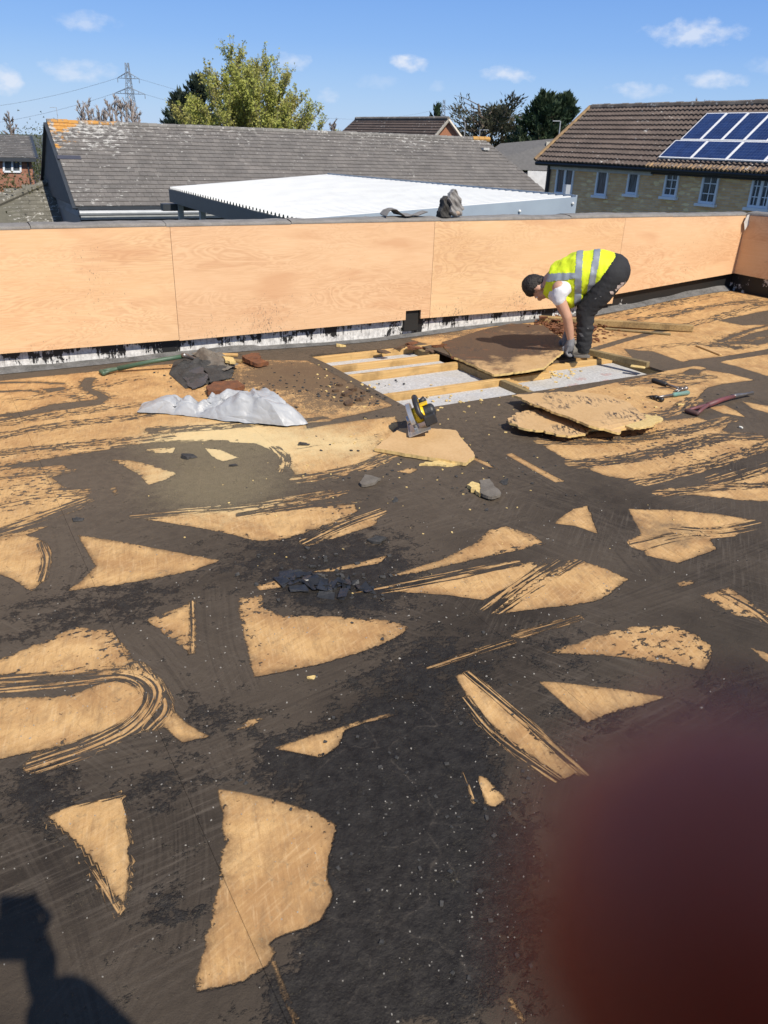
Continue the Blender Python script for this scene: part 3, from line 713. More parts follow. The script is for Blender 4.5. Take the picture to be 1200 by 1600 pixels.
def coping(parent, x0, x1, y0, y1, zt, seed):
    r = np.random.default_rng(seed); nx = max(4, int((x1-x0)/.06)); ny = 8
    X = np.linspace(x0, x1, nx); Y = np.linspace(y0, y1, ny); P = np.zeros((nx, ny+2, 3))
    bump = np.cumsum(r.normal(0, .0018, (nx, 1)), 0); bump -= np.linspace(0, 1, nx)[:, None]*bump[-1]
    for j, y in enumerate(Y):
        P[:, j+1] = np.stack([X, np.full(nx, y), zt+.016*math.sin(math.pi*j/(ny-1))+bump[:, 0]+r.normal(0, .0015, nx)], 1)
    P[:, 0] = P[:, 1]-np.array([0, -.001, .035]); P[:, -1] = P[:, -2]-np.array([0, .001, .05])
    P[:, 0, 2] = zt-.018; P[:, -1, 2] = zt-.06
    mb = MB(); mb.grid(P); return mb.build('coping_sheet', M_FELT, parent, smooth=True)
cx = [-9.4, -7.4, -5.5, -3.02, -2.05, -1.0, .5, 2.1, 3.6, 4.9]
for i in range(len(cx)-1): coping(wall, cx[i], cx[i+1]-.004, -.004, .24, 1.036+.003*(i % 2), 20+i)
# felt fillet at the wall's foot
mb = MB(); X = np.linspace(-9.4, 4.84, 240); P = np.zeros((240, 3, 3))
for i, x in enumerate(X):
    h = float(H(x, 0)); k = .048+.01*math.sin(x*3.1)+.006*math.sin(x*11); k *= (.6 if x < -1.3 else (.35 if x < 2.4 else .9))
    P[i] = [(x, -.012*k/.05-.02+.005*math.sin(x*7), h+.0035), (x, .02, h+k*.62), (x, .0605, h+k)]
mb.grid(P); mb.build('felt_fillet', felt_mat('weathered fillet', (.07, .068, .064), (.16, .155, .15), (.25, .245, .235)), wall)
side = thing('parapet_wall', (4.9, -.6, 0), 'short return parapet clad in darker orange plywood at right corner', 'wall')
M_PLYD = M_PLY
def ply_side(y0, y1, zb0, zb1):
    mb = MB(); mb.prism([(4.86, y0, zb0), (4.86, y1, zb1), (4.86, y1, 1.025), (4.86, y0, 1.025)], .018, (1, 0, 0)); mb.build('plywood_sheet', M_PLYD, side)
ply_side(-.002, -2.44, .355, .33); ply_side(-2.442, -4.88, .33, .2); ply_side(-4.882, -7.3, .2, .16)
mb = MB(); mb.span((4.92, -9.3, -3.8), (5.16, .06, 1.01)); mb.build('wall_core', M_UP, side)
for y0, y1, sdn in ((-9.3, -4.5, 1), (-4.5, -.01, 2)):
    mb = MB(); ny = 60; Y = np.linspace(y0, y1, ny); r = np.random.default_rng(sdn)
    P = np.zeros((ny, 7, 3)); xs = np.linspace(4.855, 5.18, 5)
    for j, x in enumerate(xs): P[:, j+1] = np.stack([np.full(ny, x), Y, 1.052+.014*math.sin(math.pi*j/4)+r.normal(0, .002, ny)], 1)
    P[:, 0] = P[:, 1]-np.array([0, 0, .03]); P[:, -1] = P[:, -2]-np.array([0, 0, .05]); mb.grid(P); mb.build('coping_sheet', M_FELT, side, smooth=True)
# torn white flake at the corner
mb = MB(); c0 = wal(1163, 340); mb.prism([c0+np.array(p)*1.0 for p in ((0, -.03, .03), (.05, -.05, .05), (.04, -.06, -.04), (.0, -.04, -.14), (-.03, -.03, -.05))], .004, (0, -1, 0))
o = mb.build('torn_membrane', simple('pale membrane', (.55, .53, .5), None, 20)); rebase(o, c0); tag(o, 'torn pale flake of membrane hanging at the plywood corner', 'membrane scrap')

# ================================================================== GROUND AND FAR SETTING
GZ = -3.8
n_ = NT('grass and tarmac'); P_ = n_.coord()
n_.col(n_.mix(n_.mapr(n_.noise(P_, .05, 4), .45, .55), n_.mix(n_.noise(P_, 2, 4), (.06, .085, .03), (.045, .06, .025)), (.09, .088, .085))); n_.rough(.95)
mb = MB(); mb.add([(-900, -500, GZ), (1500, -500, GZ), (1500, 1800, GZ), (-900, 1800, GZ)], [(0, 1, 2, 3)])
gr = mb.build('ground', n_.m); tag(gr, kind='structure')

def tile_mat(name, c1, c2, lichen=0., lich_x=None, orange=None):
    n = NT(name); P = n.coord(); isl = n.island()
    c = n.mix(n.mapr(isl, 0, 1, 0., 1.), c2, c1)
    c = n.mix(n.mapr(n.noise(P, 1.1, 5, .65), .35, .7, 0., .6), c, tuple(x*.6 for x in c2))
    if lichen:
        v = n.math('ADD', n.noise(n.coord(scale=(1.4, 2.5, 2.5)), 2.6, 5, .72), n.math('MULTIPLY', n.noise(P, .35, 2), .25))
        if lich_x:
            xs = n.sep(P); v = n.math('ADD', v, n.mapr(xs[0], lich_x[0], lich_x[1], lich_x[2], 0.)); v = n.math('ADD', v, n.mapr(xs[2], lich_x[3], lich_x[4], 0., lich_x[5]))
        c = n.mix(n.mapr(v, .80-lichen, .86-lichen, 0., .85), c, (.46, .45, .42)); sp_ = n.math('ADD', n.noise(P, 6.5, 4, .7), n.math('MULTIPLY', n.noise(P, .6, 2), .25)); c = n.mix(n.mapr(sp_, .77-lichen, .82-lichen, 0., .8), c, (.48, .47, .44))
        if orange:
            xs = n.sep(P); v2 = n.math('ADD', n.noise(P, 1.8, 4, .7), n.math('ADD', n.mapr(xs[0], orange[0], orange[1], .32, 0.), n.mapr(xs[2], orange[2], orange[3], -.3, .05)))
            c = n.mix(n.mapr(v2, .72, .80, 0., .9), c, (.50, .24, .04))
    n.col(c); n.rough(.85); n.bump(n.noise(P, 9, 4, .7), .4, .02); return n.m
def flat_tiles(mb, E, u, up, limits, gauge, width, thick=.022, jit=.006, rr=None):
    """courses of flat tiles: E eaves origin, u along, up slope vector (unit), limits(course fraction)->(u0,u1)"""
    rr = rr or random.Random(1)
    nrm = np.cross(u, up); L_, nc = limits['slope'], int(round(limits['slope']/gauge)); g_ = L_/nc
    for k in range(nc):
        a, b = limits['f']((k+.5)/nc); off = (k % 2)*width/2; x = a-off
        while x < b:
            x0 = max(a, x)+.004; x1 = min(b, x+width)-.004; x += width
            if x1-x0 < .05: continue
            lo = k*g_-.03+rr.uniform(-jit, jit); hi = (k+1)*g_+.02; tz = rr.uniform(-jit, jit)*.7
            t = thick+tz
            p = [E+u*x0+up*lo+nrm*(.012+t), E+u*x1+up*lo+nrm*(.012+t), E+u*x1+up*hi+nrm*.012, E+u*x0+up*hi+nrm*.012]
            q = [E+u*x0+up*lo, E+u*x1+up*lo, E+u*x1+up*hi, E+u*x0+up*hi]
            mb.add(p+q, [(0, 1, 2, 3), (0, 4, 5, 1), (1, 5, 6, 2), (3, 7, 4, 0)])

# ---- long grey-roofed building behind the parapet
E1 = atz(118, 322, -1.15); ex, ey = E1[0], E1[1]
gb = thing('grey_roof_building', (ex, ey, GZ), 'long low building with lichen-spotted grey tiled roof behind the parapet', 'building')
RZ, RUN, LR, LE = 2.08, 4.6, 24.6, 27.0
M_GT = tile_mat('grey concrete tile', (.175, .16, .146), (.135, .125, .116), -.005, (0, 9, .11, .9+3.8, 2.1+3.8, .13), (0, 2.2, 3.8, 5.9))
ux = np.array([1., 0, 0]); upv = np.array([0, RUN, RZ+1.15]); SL = np.linalg.norm(upv); upv /= SL
mb = MB(); flat_tiles(mb, E1, ux, upv, dict(slope=SL, f=lambda t: (0, LE-(LE-LR)*t)), .28, .34, thick=.034)
o = mb.build('roof_tiles', M_GT, gb); o['kind'] = 'stuff'
mb = MB(); ry = ey+RUN; by = ey+2*RUN
A = [(ex, ey, -1.15), (ex+LE, ey, -1.15), (ex+LE, by, -1.15), (ex, by, -1.15), (ex, ry, RZ), (ex+LR, ry, RZ)]
A = [np.array(p)-np.array([0, 0, .02]) for p in A]
mb.add(A, [(0, 1, 5, 4), (2, 3, 4, 5), (1, 2, 5), (0, 4, 3), (0, 3, 2, 1)]); mb.build('roof', simple('roof underlay grey', (.12, .115, .11), None, 4, .9), gb)
mb = MB(); k = int(LR/.45); rr = random.Random(2)
for i in range(k):
    x0 = ex+i*LR/k; p = np.array([x0, ry, RZ-.02]); a = rr.uniform(-.01, .01)
    mb.tube([p+np.array([0, 0, a]), p+np.array([LR/k-.01, 0, a+.012])], .13, 8)
o = mb.build('ridge_tiles', tile_mat('ridge tile', (.24, .23, .21), (.16, .15, .14), .06, (0, 6, .06, 0, 1, .0), (0, 5, -3, 1)), gb); o['kind'] = 'stuff'
M_ORN = simple('orange lichen', (.52, .26, .04), (.30, .20, .10), 9, .9)
mb = MB()
for i in range(3): mb.tube([(ex+LR-.9+i*.42, ry, RZ-.005+.01*i), (ex+LR-.5+i*.42, ry, RZ)], .15, 8)
mb.build('lichen_ridge_tile', M_ORN, gb)
M_SLATE = None
def hung_slate():
    n = NT('slate hung wall'); isl = n.island(); n.col(n.mix(isl, (.13, .145, .155), (.20, .215, .225))); n.rough(.6); return n.m
M_SLATE = hung_slate()
mb = MB(); gx = ex+.18
mb.add([(gx, ey+.3, GZ), (gx, by-.3, GZ), (gx, by-.3, -1.2), (gx, ry, RZ-.15), (gx, ey+.3, -1.2)], [(0, 1, 2, 3, 4)])
for k in range(26):      # hung courses
    z0 = -1.6+k*.14; w = min(1, (RZ-.2-z0)/(RZ+1.15)); w = min(w, 1.)
    if w <= .03: break
    hw = RUN*w-.32
    if hw < .1: break
    nst = max(1, int(2*hw/.5))
    for j in range(nst):
        y0 = ry-hw+j*2*hw/nst; y1 = y0+2*hw/nst-.012
        mb.add([(gx-.05, y0, z0), (gx-.05, y1, z0), (gx-.012, y1, z0+.15), (gx-.012, y0, z0+.15), (gx, y0, z0), (gx, y1, z0)], [(0, 1, 2, 3), (0, 4, 5, 1)])
o = mb.build('slate_hung_gable', M_SLATE, gb)
M_DKMET = simple('dark slate blue trim', (.035, .042, .052), (.028, .033, .04), 5, .5, bump=0)
M_GUT = simple('pale grey metal', (.38, .40, .42), (.30, .32, .34), 3, .4, bump=0)
mb = MB()
for sgn, yy in ((0, ey-.06), (1, by+.06)): mb.bar((ex-.03, yy, -1.25), (ex-.03, ry, RZ-.05), .05, .22, up=(1, 0, 0))
mb.build('bargeboard', M_DKMET, gb)
mb = MB(); mb.span((ex+.2, ey+.35, GZ), (ex+LE-.4, ey+.6, -1.2)); mb.span((ex+.2, by-.6, GZ), (ex+LE-.4, by-.35, -1.2)); mb.span((ex+LE-.7, ey+.6, GZ), (ex+LE-.4, by-.6, -1.2)); mb.build('wall', simple('dark grey cladding', (.07, .072, .075), None, 4, .7), gb)
mb = MB(); mb.span((ex, ey-.02, -1.30), (ex+LE, ey+.02, -1.14)); mb.build('fascia', M_DKMET, gb)
mb = MB(); mb.tube([(ex+.1, ey-.10, -1.42), (ex+LE, ey-.10, -1.42)], .1, 8); mb.span((ex+.2, ey+.22, -1.72), (ex+LE-.5, ey+.30, -1.38)); mb.build('gutter', M_GUT, gb)
mb = MB(); v_ = onp(757, 235, E1, np.cross(ux, upv)); mb.box(v_+np.array([0, -.05, .08]), (.42, .3, .12)); mb.build('roof_vent', simple('pale vent', (.5, .5, .48), None, 9), gb)
mb = MB(); v_ = onp(108, 247, E1, np.cross(ux, upv)); nn_ = np.cross(ux, upv); c_ = [v_+ux*a+upv*b+nn_*.05 for a, b in ((-.5, -.12), (.5, -.12), (.5, .12), (-.5, .12))]; mb.prism(c_, .02, -nn_); mb.build('replacement_slate', simple('new blue slate', (.06, .063, .085), None, 5, .5), gb)
# low lean-to roof against the left gable
ap = onp(79, 284, (gx-.02, 0, 0), ux); b1 = onp(93, 346, (gx-.02, 0, 0), ux)
lt = thing('lean_to_roof', (gx-3, ap[1], GZ), 'small mossy tiled lean-to roof against the grey gable', 'roof')
dz = ap[2]-b1[2]; hipdir = atD(0, 318, math.hypot(ap[0]-CAM[0], ap[1]-CAM[1])-1.5); 
run_ = (ap[1]-b1[1]); 
b1 = np.array([gx-.02, ap[1]-max(2.2, run_), b1[2]-.0]); 
bl = np.array([hipdir[0]-3.2, b1[1], b1[2]]); hl = hipdir+(hipdir-ap)*.8
upl = np.array([0, ap[1]-b1[1], ap[2]-b1[2]]); sl_ = np.linalg.norm(upl); upl /= sl_
xl = -(gx-hl[0])
mb = MB(); mb.add([b1, ap, hl, bl, b1-[0, 0, 1.2], bl-[0, 0, 1.2]], [(0, 1, 2, 3), (0, 3, 5, 4)])
mb.build('roof', simple('mossy tile base', (.12, .115, .09), None, 5, .9), lt)
mb = MB(); M_LT = tile_mat('mossy tile', (.17, .16, .13), (.11, .105, .085), .06)
hipw = (gx-hl[0])
flat_tiles(mb, b1+np.array([-hipw-1.5, 0, .02]), ux, upl, dict(slope=sl_, f=lambda t: (max(0, (hipw+1.5)*(t-.35)/.65*.98), hipw+1.5)), .26, .33)
o = mb.build('roof_tiles', M_LT, lt); o['kind'] = 'stuff'
mb = MB(); mb.tube([ap+[0, 0, .03], hl+[0, 0, .03]], .16, 8); mb.build('hip_tile', M_LT, lt)
mb = MB(); mb.span((hl[0], b1[1]+.2, GZ), (gx-.1, b1[1]+.4, b1[2]-.1)); mb.build('wall', M_RENDER, lt)

# ---- white corrugated canopy
CC = atz(898, 311, .6); BB = atz(510, 275, .6); AA = atz(265, 295, .2); dA = atz(435, 338, .2)-AA; DD = AA+dA*((AA[1]-CC[1])/(-dA[1]))
cn = thing('canopy', (CC[0]-3, CC[1]+4, GZ), 'white corrugated metal canopy roof with grey-blue fascia beyond the parapet', 'canopy')
M_WHITE = simple('white sheet metal', (.56, .57, .56), (.48, .49, .485), 1.2, .45, bump=0)
M_FASC = simple('grey blue fascia', (.30, .36, .42), (.26, .31, .37), 1.5, .45, bump=0)
nr = 44; prof = []
for i in range(nr):
    for t, h in ((0, 0), (.42, 0), (.55, .06), (.87, .06)): prof.append(((i+t)/nr, h))
prof.append((1, 0))
P = np.array([[np.array(DD*(1-t)+AA*t)+[0, 0, h], np.array(CC*(1-t)+BB*t)+[0, 0, h]] for t, h in prof])
mb = MB(); mb.grid(P); mb.build('corrugated_sheet', M_WHITE, cn)
mb = MB(); off = np.array([0, 0, .01])
def fasc(mb, a, b, top, h, t=.05):
    d = (b-a)/np.linalg.norm(b-a); s_ = np.cross(d, [0, 0, 1.]); mb.add([a+[0, 0, top], b+[0, 0, top], b+[0, 0, top-h], a+[0, 0, top-h], a+[0, 0, top]+s_*t, b+[0, 0, top]+s_*t, b+[0, 0, top-h]+s_*t, a+[0, 0, top-h]+s_*t], [(0, 1, 2, 3), (7, 6, 5, 4), (0, 4, 5, 1), (2, 6, 7, 3), (0, 3, 7, 4), (1, 5, 6, 2)])
fasc(mb, CC+[.03, 0, 0], BB+[.03, 0, 0], .09, .42); fasc(mb, DD+[0, -.02, 0], CC+[0, -.02, 0], .05, .42)
mb.build('fascia', M_FASC, cn)
mb = MB(); fasc(mb, DD+[-.03, 0, 0], AA+[-.03, 0, 0], -.01, .36); fasc(mb, AA+[0, .02, 0], BB+[0, .02, 0], -.02, .3)
mb.build('side_beam', simple('dark grey steel', (.075, .085, .10), None, 2, .45, bump=0), cn)
M_POST = simple('galvanised post', (.33, .35, .37), None, 3, .4, bump=0)
for p in (AA, BB, CC, DD): MB().span((p[0]+(.15 if p is AA or p is DD else -.3), p[1]+(-.3 if p is AA or p is BB else .2), GZ), (p[0]+(.3 if p is AA or p is DD else -.15), p[1]+(-.15 if p is AA or p is BB else .35), p[2]-.1)).build('post', M_POST, cn)
m_ = (AA*.72+DD*.28); mb = MB(); mb.span((m_[0]+.1, m_[1], GZ), (m_[0]+.25, m_[1]+.15, m_[2]-.2)); mb.build('post', M_POST, cn)
mb = MB(); mb.span((AA[0]-.3, AA[1]-.2, .2-.62), (AA[0]+2.2, AA[1]+.1, .2-.42)); mb.build('gutter_box', M_DKMET, cn)
for px, py in ((895, 318), (812, 330)):
    mb = MB(); p = onp(px, py, CC-[0, .09, 0], np.array([0, 1., 0])); mb.sphere(p, .035, None, 8, 6)
    mb.build('fixing_bolt', simple('bright bolt', (.75, .75, .72), None, 5, .3, bump=0), cn)
mb = MB(); p = onp(884, 308, CC+[0, .4, 0], np.array([0, 1., 0])); mb.span((p[0]-.07, p[1]-.05, p[2]-.4), (p[0]+.07, p[1]+.05, p[2]+.28)); mb.build('flue_stub', M_GUT, cn)

# ---- yellow-brick house with solar panels
def brickmat(name, c1, c2, mortar, sx, plane):
    n = NT(name); P = n.coord(); x = n.sep(P)
    v = n.comb(n.math('ADD', x[0], x[1]) if plane == 'xy' else x[0], x[2], 0.)
    b = n.N.new('ShaderNodeTexBrick'); n.L.new(v, b.inputs['Vector']); b.inputs['Scale'].default_value = 1.
    b.inputs['Brick Width'].default_value = .24*sx; b.inputs['Row Height'].default_value = .08*sx; b.inputs['Mortar Size'].default_value = .009*sx
    b.inputs['Color1'].default_value = c1+(1,); b.inputs['Color2'].default_value = c2+(1,); b.inputs['Mortar'].default_value = mortar+(1,); b.inputs['Bias'].default_value = 0.
    c = n.mix(n.mapr(n.noise(P, .8, 5, .7), .4, .7, 0., .3), b.outputs['Color'], tuple(k*.6 for k in c1))
    vv = n.N.new('ShaderNodeTexVoronoi'); vv.inputs['Scale'].default_value = 1.; mpv = n.N.new('ShaderNodeMapping'); mpv.inputs['Scale'].default_value = (4.2, 12.5, 1); n.L.new(v, mpv.inputs[0]); n.L.new(mpv.outputs[0], vv.inputs['Vector'])
    c = n.mix(n.mapr(n.sep(vv.outputs['Color'])[0], .8, 1., 0., .5), c, tuple(min(1, k*1.6) for k in c2))
    n.col(c); n.rough(.9); n.bump(b.outputs['Fac'], -.3, .01); return n.m
HE = atz(838, 252, 1.2); w2 = np.array([.035, -.9994, 0]); n2 = np.array([.9994, .035, 0])
hs = thing('brick_house', (HE[0]+3, HE[1]-6, GZ), 'yellow brick house with brown tiled roof and solar panels at right', 'house')
HL = 17.0; HRUN = 2.75; HZ = 3.25; eave = HE.copy()
wallp = eave+n2*.35
M_BRK = brickmat('yellow stock brick', (.66, .385, .165), (.78, .53, .28), (.58, .45, .34), 1., 'xy')
def P3(u, d, z): return eave*[1, 1, 0]+w2*u+n2*d+np.array([0, 0, z])
def boxP(mb, u0, u1, d0, d1, z0, z1):
    v = [P3(u, d, z) for z in (z0, z1) for d in (d0, d1) for u in (u0, u1)]
    return mb.add(v, [(0, 2, 3, 1), (4, 5, 7, 6), (0, 1, 5, 4), (2, 6, 7, 3), (0, 4, 6, 2), (1, 3, 7, 5)])
mb = MB(); boxP(mb, .55, HL, .36, 2*HRUN-.3, GZ, 1.12); mb.build('wall', M_BRK, hs)
mb = MB(); boxP(mb, .15, .548, .5, 2*HRUN-.4, GZ, 1.1); mb.build('side_wall', simple('dark brown wall', (.09, .065, .05), (.06, .045, .035), 12), hs)  # set-back strip of wall in a darker brown
def fpix(px, py):
    p = onp(px, py, wallp, n2); return float(np.dot(p-eave, w2)), float(p[2])
M_UPVC = simple('white upvc', (.72, .76, .80), (.66, .70, .74), 5, .4, bump=0)
def glass_mat():
    n = NT('window glass'); P = n.coord(); n.col(n.mix(n.mapr(n.noise(n.coord(scale=(14, 14, 1)), 2, 3), .4, .65), (.035, .045, .055), (.13, .15, .17))); n.rough(.12); n.b.inputs['Specular IOR Level'].default_value = .6; return n.m
M_GLASS = glass_mat()
def window(parent, xl, xr, yt, yb, cols, rows):
    u0, zt = fpix((xl+xr)/2-(xr-xl)/2, yt); u1, _ = fpix(xr, yt); _, zb = fpix((xl+xr)/2, yb); _, zt = fpix((xl+xr)/2, yt)
    u0, u1 = min(u0, u1), max(u0, u1); u0 += .06
    mb = MB(); t = .075
    for a, b, c, d in ((u0, u1, zt-t, zt), (u0, u1, zb, zb+t), (u0, u0+t, zb+t, zt-t), (u1-t, u1, zb+t, zt-t)): boxP(mb, a, b, .30, .42, c, d)
    for k in range(1, cols[0]): uu = u0+(u1-u0)*k/cols[0]; boxP(mb, uu-.05, uu+.05, .31, .41, zb+t, zt-t)
    fr = mb.build('window_frame', M_UPVC, parent)
    mb = MB(); boxP(mb, u0+t, u1-t, .352, .358, zb+t, zt-t); mb.build('pane', M_GLASS, fr)
    mb = MB(); boxP(mb, u0-.08, u1+.08, .22, .36, zb-.09, zb-.003); mb.build('sill', M_UPVC, fr)
    if cols[1]:
        mb = MB()
        for q in range(cols[0]):
            a = u0+(u1-u0)*q/cols[0]; b = u0+(u1-u0)*(q+1)/cols[0]
            for k in range(1, cols[1]): uu = a+(b-a)*k/cols[1]; boxP(mb, uu-.014, uu+.014, .335, .350, zb+t, zt-t)
            for k in range(1, rows): zz = zb+(zt-zb)*k/rows; boxP(mb, a+t, b-t, .337, .3505, zz-.014, zz+.014)
        mb.build('glazing_bar', M_UPVC, fr)
window(hs, 870, 899, 262, 304, (2, 0), 1); window(hs, 933, 953, 264, 306, (1, 0), 1); window(hs, 982, 1002, 265, 304, (1, 0), 1)
window(hs, 1040, 1064, 268, 308, (1, 2), 3); window(hs, 1098, 1127, 271, 319, (1, 2), 3); window(hs, 1176, 1212, 274, 326, (2, 2), 3)
uS, _ = fpix(1022, 262)
mb = MB(); boxP(mb, .5, uS, .28, .36, .93, 1.12); mb.build('fascia', simple('pale soffit', (.55, .56, .56), None, 3, .6, bump=0), hs)
mb = MB(); boxP(mb, uS, HL, .22, .36, .98, 1.12); mb.build('fascia', simple('black gutter', (.018, .018, .02), None, 3, .5, bump=0), hs)
mb = MB(); a, b = P3(.0, .0, 1.13), P3(HL, .0, 1.13); mb.tube([a, b], .075, 8); mb.tube([P3(.5, .28, 1.1), P3(.5, .28, GZ)], .06, 8); mb.build('gutter', simple('black gutter', (.02, .02, .02)), hs)
# pantiled slope
upH = n2*HRUN+np.array([0, 0, HZ-1.2]); SLH = np.linalg.norm(upH); upH /= SLH; nH = np.cross(upH, w2); nH = nH if nH[2] > 0 else -nH
M_PAN = tile_mat('brown pantile', (.135, .102, .084), (.098, .074, .062), .006)
mb = MB(); NC = 12; ncol = int(HL/.40); gz = SLH/NC; rr = random.Random(4)
for k in range(NC):
    for c in range(ncol):
        P = np.zeros((9, 2, 3)); j = rr.uniform(-.006, .006)
        for i in range(9):
            h = .026*(1-math.cos(4*math.pi*i/8))
            P[i, 0] = eave+w2*((c+i/8)*.40)+upH*(k*gz-.03+j)+nH*(h+.075); P[i, 1] = eave+w2*((c+i/8)*.40)+upH*((k+1)*gz+.015)+nH*(h+.012)
        mb.grid(P)
        mb.add([P[i, 0] for i in range(9)]+[P[i, 0]-nH*.065 for i in range(9)], [(i, i+9, i+10, i+1) for i in range(8)])
o = mb.build('roof_tiles', M_PAN, hs); o['kind'] = 'stuff'
mb = MB(); a0 = [P3(u, d, z-.02) for u in (0, HL) for d, z in ((0, 1.2), (HRUN, HZ), (2*HRUN, 1.2))]
mb.add(a0, [(0, 3, 4, 1), (1, 4, 5, 2), (0, 1, 2), (3, 5, 4), (0, 2, 5, 3)]); mb.build('roof', simple('roof underlay brown', (.09, .065, .05), None, 4), hs)
mb = MB(); k = int(HL/.33)
for i in range(k): p = P3(i*.33, HRUN, HZ+.03+rr.uniform(-.01, .012)); mb.tube([p, p+w2*.32], .13, 8)
o = mb.build('ridge_tiles', tile_mat('brown ridge', (.20, .17, .14), (.12, .095, .075), .05), hs); o['kind'] = 'stuff'
mb = MB()
for i in range(13): p = eave+upH*(i*SLH/13)+nH*.08-w2*.05; mb.tube([p, p+upH*.27], .075, 6)
mb.build('verge_tile', simple('orange lichen verge', (.34, .22, .10), (.16, .11, .07), 5, .9), hs)
mb = MB()
for i in range(int((HL-uS)/.15)): p = eave+w2*(uS+i*.15)-upH*.06+nH*.06; mb.tube([p, p+upH*.2], .05, 6)
o = mb.build('lichen_eave_tiles', simple('orange lichen eaves', (.40, .26, .13), (.14, .10, .075), 7, .9), hs); o['kind'] = 'stuff'
# solar panels
def pv():
    n = NT('solar cells'); uv = n.coord(kind='UV'); x = n.sep(uv)
    gx_ = n.math('FRACT', n.math('MULTIPLY', x[0], 6.)); gy_ = n.math('FRACT', n.math('MULTIPLY', x[1], 10.))
    ln = n.math('MAXIMUM', n.math('LESS_THAN', gx_, .07), n.math('LESS_THAN', gy_, .06))
    c = n.mix(n.mapr(n.noise(n.coord(), 3.5, 3), .35, .65), (.010, .022, .085), (.016, .036, .125))
    n.col(n.mix(n.math('MULTIPLY', ln, .5), c, (.11, .15, .25))); n.rough(.22); n.b.inputs['Specular IOR Level'].default_value = .5; return n.m
M_PV = pv(); M_ALU = simple('aluminium frame', (.78, .78, .78), (.72, .72, .72), 3, .4, bump=0)
def roofuv(px, py):
    p = onp(px, py, eave+nH*.14, nH); return float(np.dot(p-eave, w2)), float(np.dot(p-eave, upH))
def panel(u0, u1, s0, s1, portrait):
    q = [eave+w2*a+upH*b+nH*.15 for a, b in ((u0, s0), (u1, s0), (u1, s1), (u0, s1))]
    mb = MB(); t = .045; qi = [eave+w2*a+upH*b+nH*.155 for a, b in ((u0+t, s0+t), (u1-t, s0+t), (u1-t, s1-t), (u0+t, s1-t))]
    mb.prism(q, .05, -nH)
    fr = mb.build('solar_panel', M_ALU, hs)
    mb = MB(); mb.prism(qi, .012, -nH); gl = mb.build('cell_glass', M_PV, fr)
    uvl = gl.data.uv_layers.new(name='UVMap')
    for poly in gl.data.polygons:
        for li in poly.loop_indices:
            vco = np.array(gl.data.vertices[gl.data.loops[li].vertex_index].co)+WL[hs.name]-qi[0]
            a = np.dot(vco, w2)/(u1-u0-2*t); b = np.dot(vco, upH)/(s1-s0-2*t)
            uvl.data[li].uv = (a, b) if portrait else (b, a)
uA, sA0 = roofuv(1062.5, 218.7); _, sA1 = roofuv(1100.8, 177); uB, _ = roofuv(1199, 221)
wA = (uB-uA)/4
for k in range(6): panel(uA+k*wA, uA+(k+1)*wA-.025, sA0+.015, sA1, True)
uC, sC0 = roofuv(1028.7, 245.7); _, sC1 = roofuv(1051, 220); uD, _ = roofuv(1136.7, 248)
wC = (uD-uC)/2
for k in range(5): panel(uC+k*wC, uC+(k+1)*wC-.03, sC0, sA0-.02, False)
mb = MB(); q = [eave+w2*a+upH*b+nH*.10 for a, b in ((uC, sC0+.02), (uC+5*wC, sC0+.02), (uC+5*wC, sC0+.07), (uC, sC0+.07))]; mb.prism(q, .06, -nH); mb.build('mounting_rail', simple('black gutter', (.02, .02, .02)), hs)

# ---- small white rendered house between roofs
wp = atD(828, 262, 52)
wh = thing('white_house', (wp[0], wp[1], GZ), 'white rendered house with low grey roof glimpsed between the roofs', 'house')
vd = np.array([wp[0]-CAM[0], wp[1]-CAM[1], 0]); vd /= np.linalg.norm(vd); vs = np.array([vd[1], -vd[0], 0])
def boxV(mb, c, s0, s1, d0, d1, z0, z1):
    v = [c*[1, 1, 0]+vs*a+vd*b+np.array([0, 0, z]) for z in (z0, z1) for b in (d0, d1) for a in (s0, s1)]
    return mb.add(v, [(0, 2, 3, 1), (4, 5, 7, 6), (0, 1, 5, 4), (2, 6, 7, 3), (0, 4, 6, 2), (1, 3, 7, 5)])
mb = MB(); boxV(mb, wp, -.1, 2.2, 0, 4, GZ, .45); mb.build('wall', simple('white render', (.78, .78, .76), None, 3, .8), wh)
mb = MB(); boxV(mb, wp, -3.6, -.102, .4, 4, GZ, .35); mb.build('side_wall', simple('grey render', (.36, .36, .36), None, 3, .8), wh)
rp = [wp*[1, 1, 0]+vs*a+vd*b+np.array([0, 0, z]) for a, b, z in ((-3.9, .1, .45), (2.4, .1, .5), (2.4, 2.4, 2.4), (-2.0, 2.4, 1.9), (-3.9, 4.4, .45), (2.4, 4.4, .5))]
mb = MB(); mb.add(rp, [(0, 1, 2, 3), (3, 2, 5, 4), (0, 3, 4), (1, 5, 2), (0, 4, 5, 1)]); mb.build('roof', simple('old grey tile', (.13, .125, .12), None, 6), wh)
mb = MB(); cp = atD(862, 230, 54); boxV(mb, cp, -.35, .35, -.3, .3, .5, cp[2]+.3); mb.build('chimney', simple('cream render', (.6, .56, .46), None, 6), wh)

